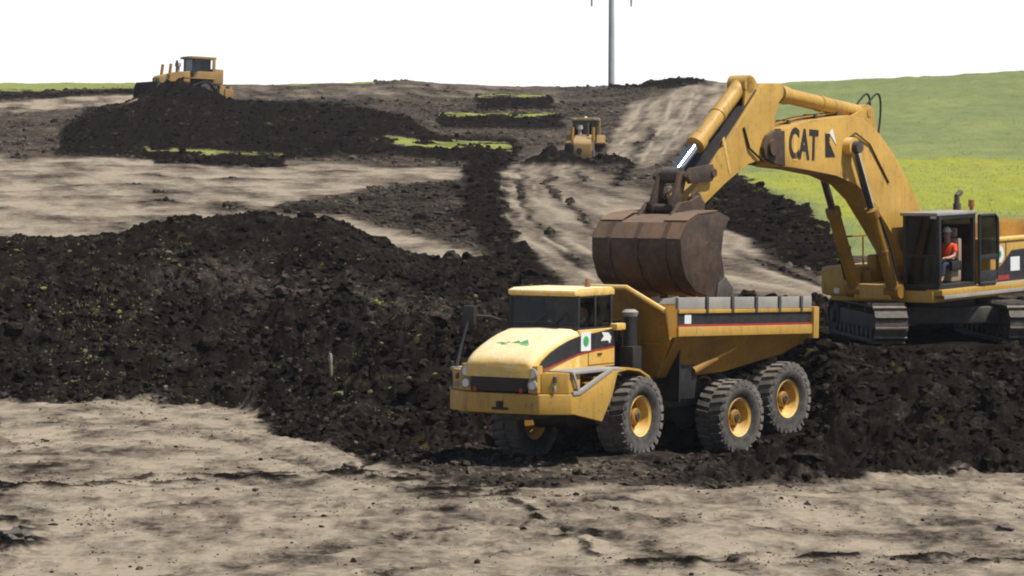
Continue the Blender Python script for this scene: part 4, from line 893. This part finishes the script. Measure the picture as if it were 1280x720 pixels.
for s in (1, -1):
    b = NB(); tube(b, [(4.62, s * .43, 5.35), (4.3, s * .45, 5.5), (3.6, s * .43, 5.2), (2.7, s * .42, 4.2)], .022); part("grease_line", b, 'black', boom)
# stick
ST = [(7.35, 6.42), (7.32, 6.64), (7.48, 6.76), (8.15, 6.76), (8.42, 6.60), (9.42, 5.68), (11.08, 4.33), (11.34, 4.15), (11.32, 3.92), (11.05, 3.80), (10.75, 3.92), (9.85, 4.40), (8.9, 4.86), (8.25, 4.92), (7.86, 5.0), (7.75, 5.3), (7.78, 5.9), (7.6, 6.3)]
b = NB(); prism(b, ST, -.34, .34, .03); stick = part("stick", b, 'yellow', exc)
for s in (1, -1):
    b = NB(); prism(b, [(9.9, 5.5), (9.98, 5.42), (9.7, 4.6), (9.62, 4.62)], *sorted((s * .34, s * .35)), 0); part("weld_plate", b, 'yellow2', stick)
    b = NB(); cyl(b, (11.15, s * .30, 4.02), (11.15, s * .42, 4.02), .2, seg=20); part("tip_boss", b, 'bucket', stick)
    b = NB(); cyl(b, (8.06, s * .47, 5.2), (8.06, s * .56, 5.2), .2, seg=20); part("pivot_boss", b, 'bucket', stick)
b = NB()
for s in (1, -1): prism(b, [(8.3, 6.7), (8.5, 6.92), (8.78, 6.92), (8.95, 6.1), (8.5, 6.5)], *sorted((s * .18, s * .26)), .015)
part("cylinder_lug", b, 'yellow', stick)
b = NB(); bb(b, 0, 3.2, -.30, .30, 0, .02, .004); ang = math.atan2(4.33 - 6.60, 11.08 - 8.42); part("stick_wear_strip", b, 'black', stick, mw=Matrix.Translation((8.44, 0, 6.60)) @ Matrix.Rotation(-ang, 4, 'Y'))
for z_off in (.25,):
    b = NB(); tube(b, [(7.9, .36, 5.3), (8.4, .40, 4.9), (8.9, .38, 5.2), (9.1, .36, 5.7)], .03); part("hose", b, 'black', stick)
ram("bucket_cylinder", (8.68, 6.74), (11.52, 4.62), .66, .20, .12)
b = NB()
for s in (1, -1):
    prism(b, [(10.45, 4.62), (10.55, 4.86), (11.5, 4.78), (11.66, 4.6), (11.5, 4.42), (10.6, 4.45)], *sorted((s * .40, s * .48)), .02)
    prism(b, [(11.38, 4.7), (11.66, 4.7), (12.06, 3.95), (11.95, 3.7), (11.72, 3.8)], *sorted((s * .24, s * .34)), .02)
cyl(b, (11.52, -.52, 4.6), (11.52, .52, 4.6), .1); cyl(b, (11.88, -.45, 3.86), (11.88, .45, 3.86), .1); cyl(b, (10.55, -.52, 4.65), (10.55, .52, 4.65), .1); part("bucket_link", b, 'bucket', exc)
# bucket
BW = 1.28
SH = [(11.05, 3.62), (11.45, 3.76), (12.2, 3.72), (12.75, 3.55), (13.0, 3.2), (13.0, 2.75), (12.82, 2.3), (12.45, 1.98), (11.9, 1.84), (11.15, 1.76)]
SI = []
for i, p in enumerate(SH):
    a = Vector(SH[max(i - 1, 0)]); c = Vector(SH[min(i + 1, len(SH) - 1)]); d = (c - a).normalized(); SI.append((p[0] + d.y * .07, p[1] - d.x * .07))
b = NB()
ro = [[b.verts.new((x, y, z)) for x, z in SH] for y in (-BW, BW)]; ri = [[b.verts.new((x, y, z)) for x, z in SI] for y in (-BW, BW)]
for i in range(len(SH) - 1):
    b.faces.new((ro[0][i], ro[0][i + 1], ro[1][i + 1], ro[1][i])); b.faces.new((ri[0][i], ri[1][i], ri[1][i + 1], ri[0][i + 1]))
    for k in (0, 1): b.faces.new((ro[k][i], ro[k][i + 1], ri[k][i + 1], ri[k][i]))
for i in (0, -1): b.faces.new((ro[0][i], ro[1][i], ri[1][i], ri[0][i]))
bk = part("bucket", b, 'bucket', exc, angle=50)
for s in (1, -1):
    b = NB(); prism(b, SH[:1] + [(x - .012, z - .012) for x, z in SH[1:-1]] + [SH[-1], (11.3, 2.3), (11.42, 2.8), (11.32, 3.3)], *sorted((s * (BW - .06), s * (BW + .004))), .008); part("side_plate", b, 'bucket', bk)
    b = NB(); prism(b, [(11.0, 1.95), (11.12, 1.72), (11.7, 1.78), (11.6, 2.1), (11.3, 2.25)], *sorted((s * BW + s * .006, s * (BW + .05))), .01); part("side_cutter", b, 'steel', bk)
    b = NB(); prism(b, [(10.95, 3.95), (11.15, 4.15), (11.5, 4.0), (11.95, 4.0), (12.1, 3.86), (12.3, 3.70), (11.5, 3.74), (11.0, 3.62)], *sorted((s * .42, s * .52)), .02); part("hinge_ear", b, 'bucket', bk)
    b = NB(); poly_solid(b, [(11.5, s * .6, 3.78), (12.3, s * .6, 3.735), (12.72, s * .6, 3.59), (12.72, s * 1.26, 3.59), (12.3, s * 1.26, 3.735), (11.5, s * 1.26, 3.78)], [(x, y, z + .03) for x, y, z in [(11.5, s * .6, 3.78), (12.3, s * .6, 3.735), (12.72, s * .6, 3.59), (12.72, s * 1.26, 3.59), (12.3, s * 1.26, 3.735), (11.5, s * 1.26, 3.78)]]); part("top_plate", b, 'buckety', bk)
for k in range(5):
    y = -1.1 + k * .55; b = NB(); prism(b, [(11.25, 1.70), (11.25, 1.86), (11.0, 1.86), (10.68, 1.72), (11.0, 1.70)], y - .08, y + .08, .02); part("bucket_tooth", b, 'steel', bk)
b = NB()
for a, c in zip(SH[2:4], SH[3:5]):
    d = (Vector(c) - Vector(a)).normalized(); n_ = Vector((-d.y, d.x)) * .012
    poly_solid(b, [(a[0], -1.25, a[1]), (c[0], -1.25, c[1]), (c[0] + n_.x, -1.25, c[1] + n_.y), (a[0] + n_.x, -1.25, a[1] + n_.y)], [(a[0], 1.25, a[1]), (c[0], 1.25, c[1]), (c[0] + n_.x, 1.25, c[1] + n_.y), (a[0] + n_.x, 1.25, a[1] + n_.y)])
part("rubbed_plate", b, 'buckety', bk)
for k in range(3):
    b = NB(); y = (-.8, 0, .8)[k]; SW = SH[3:-1]
    for a, c in zip(SW, SW[1:]):
        d = (Vector(c) - Vector(a)).normalized(); n_ = Vector((-d.y, d.x)) * .03
        poly_solid(b, [(a[0], y - .06, a[1]), (c[0], y - .06, c[1]), (c[0] + n_.x, y - .06, c[1] + n_.y), (a[0] + n_.x, y - .06, a[1] + n_.y)], [(a[0], y + .06, a[1]), (c[0], y + .06, c[1]), (c[0] + n_.x, y + .06, c[1] + n_.y), (a[0] + n_.x, y + .06, a[1] + n_.y)])
    part("wear_strip", b, 'bucket', bk)

# ------------------------------------------------------------------ bulldozers
def bulldozer(label, loc, rz, pitch=0.0, blade_up=0.0):
    r = thing("bulldozer", label, "bulldozer", loc, (0, pitch, rz), "bulldozers on the hillside")
    for s in (1, -1):
        yc = s * 1.15
        b = NB(); belt(b, [(1.75, .5, .42), (-1.75, .5, .42), (-.75, 1.5, .42)], yc - .3, yc + .3, .26); t = part("track", b, 'steel', r)
        b = NB(); prism(b, [(1.9, .3), (1.9, .75), (-1.9, .75), (-1.9, .3)], yc - .2, yc + .2, .04)
        for k in range(7): cyl(b, (-1.5 + k * .5, yc - .25, .26), (-1.5 + k * .5, yc + .25, .26), .15, seg=12)
        part("track_frame", b, 'dozer', t)
        for nm, x, z in (("idler", 1.75, .5), ("idler", -1.75, .5), ("sprocket", -.75, 1.5)):
            b = NB(); cyl(b, (x, yc - .22, z), (x, yc + .22, z), .40, seg=20); cyl(b, (x, yc - .32, z), (x, yc + .32, z), .2, seg=14); part(nm, b, 'dozer' if nm == "idler" else 'steel', t)
        b = NB(); prism(b, [(.3, .5), (.3, .75), (3.0, .62), (3.0, .38)], *sorted((s * 1.5, s * 1.66)), .03); part("push_arm", b, 'dozer', r)
        b = NB(); tube(b, [(1.75, s * .72, 3.05), (1.85, s * .74, 2.2)], .12); lc = part("lift_cylinder", b, 'orange', r)
        b = NB(); tube(b, [(1.85, s * .74, 2.25), (2.6, s * .85, 1.2)], .06); part("rod", b, 'steel', lc)
        b = NB(); bb(b, -1.5, .7, *sorted((s * .75, s * 1.5)), 2.05, 2.12, .02); prism(b, [(-1.6, 2.05), (-1.6, 2.6), (-.2, 2.6), (.1, 2.12)], *sorted((s * .82, s * 1.35)), .05); part("fender", b, 'dozer', r)
    b = NB(); bb(b, -1.9, 2.0, -.8, .8, .55, 1.6, .05); part("hull", b, 'steel', r)
    b = NB(); prism(b, [(2.55, 1.0), (2.6, 2.02), (2.45, 2.18), (.9, 2.55), (.1, 2.62), (.1, 1.3), (1.6, 1.0)], -.62, .62, .05); h = part("engine_hood", b, 'dozer', r)
    b = NB(); prism(b, [(2.57, 1.05), (2.615, 1.95), (2.64, 1.95), (2.60, 1.05)], -.52, .52, .01); g = part("grille", b, 'dozer', h)
    b = NB(); cyl(b, (2.6, -.18, 1.55), (2.66, -.18, 1.55), .2, seg=16); part("grille_hole", b, 'black', g)
    b = NB(); bb(b, .4, 1.7, -.63, .63, 1.35, 1.95, .01); part("engine_panel", b, 'orange', h)
    b = NB(); cyl(b, (1.1, .3, 2.5), (1.1, .3, 3.35), .09); part("exhaust_stack", b, 'steel', r)
    b = NB(); cyl(b, (.75, -.3, 2.55), (.75, -.3, 2.95), .13); cyl(b, (.75, -.3, 2.95), (.75, -.3, 3.2), .24, .2); part("precleaner", b, 'grey', r)
    b = NB(); bb(b, -1.35, .1, -.82, .82, 1.6, 2.55, .04)
    for x, y in ((.05, .75), (.05, -.75), (-1.28, .75), (-1.28, -.75)): bb(b, x - .05, x + .05, y - .05, y + .05, 2.5, 3.5, .01)
    cab_ = part("cab", b, 'black', r)
    b = NB(); bb(b, -1.7, .3, -.98, .98, 3.5, 3.68, .05); part("roof", b, 'dozer', cab_)
    for y in (.92, -.92):
        b = NB(); bb(b, -1.62, -1.42, y - .08, y + .08, 2.2, 3.52, .02); part("rollover_post", b, 'dozer', cab_)
    for nm, a in (("windshield", (.04, .05, -.7, .7, 2.55, 3.48)), ("rear_window", (-1.3, -1.29, -.7, .7, 2.55, 3.48)), ("side_window", (-1.22, 0, .75, .76, 2.55, 3.48)), ("side_window", (-1.22, 0, -.76, -.75, 2.55, 3.48))):
        b = NB(); bb(b, *a, 0); part(nm, b, 'glass', cab_)
    for y in (.7, -.7):
        b = NB(); box(b, (.32, y, 3.6), (.1, .22, .14), .02); part("work_lamp", b, 'grey', cab_)
    b = NB(); bb(b, -2.35, -1.4, -.85, .85, 1.75, 2.85, .12); part("fuel_tank", b, 'dozer', r)
    b = NB(); bb(b, -2.7, -2.2, -.5, .5, .8, 1.7, .06); prism(b, [(-2.6, .5), (-2.6, 1.5), (-3.3, 1.4), (-3.3, 1.1)], -.6, .6, .04); prism(b, [(-3.2, 1.7), (-3.4, 1.7), (-3.45, .5), (-3.15, .35)], -.09, .09, .02); part("ripper", b, 'dozer', r)
    b = NB(); prof_b = [(2.95, .05), (2.82, .45), (2.80, .9), (2.9, 1.35), (3.15, 1.72), (3.23, 1.70), (2.99, 1.32), (2.90, .9), (2.92, .45), (3.06, .05)]
    poly_solid(b, [(x, -2.05, z + blade_up) for x, z in prof_b], [(x, 2.05, z + blade_up) for x, z in prof_b], 0)
    for s in (1, -1): prism(b, [(x, z + blade_up) for x, z in ((2.82, .05), (2.72, .9), (2.9, 1.4), (3.2, 1.72), (3.45, 1.2), (3.35, .05))], s * 2.05 - .03, s * 2.05 + .03, .01)
    part("blade", b, 'bucket', r); return r
bulldozer("bulldozer seen side on against the sky on top of the far dark heap", FD, yaw(-.86, -.5), R(-2)).scale = (1.06,) * 3
bulldozer("bulldozer seen head on in the haul road pushing dark soil", (MD[0], MD[1], MD[2] - .25), yaw(-.10, -.995), 0, -.6).scale = (.95, .9, 1.0)
mdm = Matrix.Translation(MD) @ Matrix.Rotation(yaw(-.10, -.995), 4, 'Z')
seated_person("operator in orange vest in the cab of the bulldozer on the haul road", mdm @ Vector((-.75, 0, 2.62)), yaw(-.10, -.995), .95)

# ------------------------------------------------------------------ power pole and survey stake
px_ = (764 - 640) / FPX * 322; zb = surf_z(px_, 322.)
pole = thing("power_pole", "tall grey steel power pole standing on the skyline", "power pole", (px_, 322, zb - .3))
b = NB(); H_ = 30
cyl(b, (0, 0, 0), (0, 0, H_), .36, .16, 20); part("shaft", b, 'pole', pole)
b = NB(); zz = zv(322, 12) - zb + 2.6; tube(b, [(-2.3, 0, zz - .5), (-1.1, 0, zz + .1), (0, 0, zz + .2), (1.1, 0, zz + .1), (2.3, 0, zz - .5)], .11); part("crossarm", b, 'pole', pole)
for x in (-2.1, 2.1):
    b = NB(); lathe(b, [(.02, 0)] + [(r_, .12 * k + d) for k in range(13) for r_, d in ((.09, .0), (.13, .05), (.09, .09))] + [(.02, 1.65)], 12); part("insulator", b, 'grey', pole, mw=Matrix.Translation((x, 0, zz - .42)) @ Matrix.Rotation(R(-90), 4, 'X'))
for ys in np.arange(70, 100, .05):
    xs = (414 - 640) / FPX * ys
    if 220 + FPX * (CZ - surf_z(xs, ys)) / ys <= 470: break
stk = thing("survey_stake", "pale wooden marker stake stuck in the dark spoil left of the truck", "stake", (xs, ys, surf_z(xs, ys) - .1), (R(4), R(-5), .5))
b = NB(); bb(b, -.03, .03, -.05, .05, 0, .68, .008); part("post", b, 'seat', stk)
b = NB(); bb(b, -.036, .036, -.057, .057, .42, .62, .004); part("flagging", b, 'grey', stk)

# ------------------------------------------------------------------ sky, sun, air
hm = bpy.data.materials.new("haze_air"); hm.use_nodes = True; hnt = hm.node_tree; hnt.nodes.remove(hnt.nodes["Principled BSDF"])
pv = N(hnt, "ShaderNodeVolumePrincipled"); pv.inputs["Color"].default_value = (.86, .9, .97, 1); pv.inputs["Density"].default_value = HAZE; pv.inputs["Anisotropy"].default_value = .2
hnt.links.new(pv.outputs[0], hnt.nodes["Material Output"].inputs["Volume"])
b = NB(); bb(b, -600, 600, -40, 430, float(co_all[:, 2].min()) - 1, 52, 0); M['haze'] = hm
if HAZE > 0: part("haze", b, 'haze')["kind"] = "stuff" 
SUN_EL, SUN_AZ = R(60), math.atan2(-.42, .88)        # direction towards the sun: right of and behind the camera
wd = bpy.data.worlds.new("World"); sc.world = wd; wd.use_nodes = True
nt = wd.node_tree; bg = nt.nodes["Background"]
sky = N(nt, "ShaderNodeTexSky", sky_type='NISHITA'); sky.sun_disc = False; sky.sun_elevation = SUN_EL
sky.sun_rotation = math.pi / 2 - SUN_AZ; sky.air_density = 1.0; sky.dust_density = 1.2; sky.ozone_density = .6
tcw = N(nt, "ShaderNodeTexCoord").outputs["Generated"]
nz = noise(nt, tcw, 2.2, 5, .55)
spw = N(nt, "ShaderNodeSeparateXYZ"); nt.links.new(tcw, spw.inputs[0])
veil = math_(nt, 'MULTIPLY', mapr(nt, spw.outputs[2], .06, .115, 1, .0), mapr(nt, nz, .3, .7, .93, 1.0))     # white hazy horizon thinning upwards
cl_ = mixc(nt, veil, sky.outputs[0], (14.5, 14.55, 14.6))
nt.links.new(cl_, bg.inputs[0]); bg.inputs[1].default_value = .075
sl = bpy.data.lights.new("sun", 'SUN'); sl.energy = 5.0; sl.angle = R(.5); sl.color = (1, .955, .89)
so = bpy.data.objects.new("sun", sl); C.objects.link(so)
sd = Vector((math.cos(SUN_EL) * math.cos(SUN_AZ), math.cos(SUN_EL) * math.sin(SUN_AZ), math.sin(SUN_EL)))
so.rotation_euler = sd.to_track_quat('Z', 'Y').to_euler(); so.location = (0, 0, 60)
vs = sc.view_settings; vs.view_transform = 'Standard'; vs.look = 'None'; vs.gamma = 1; vs.exposure = 0.15
sc.cycles.use_denoising = True
sc.cycles.filter_width = 2.0
sc.cycles.max_bounces = 6; sc.cycles.volume_bounces = 0; sc.cycles.volume_step_rate = 4.0; sc.cycles.transparent_max_bounces = 12
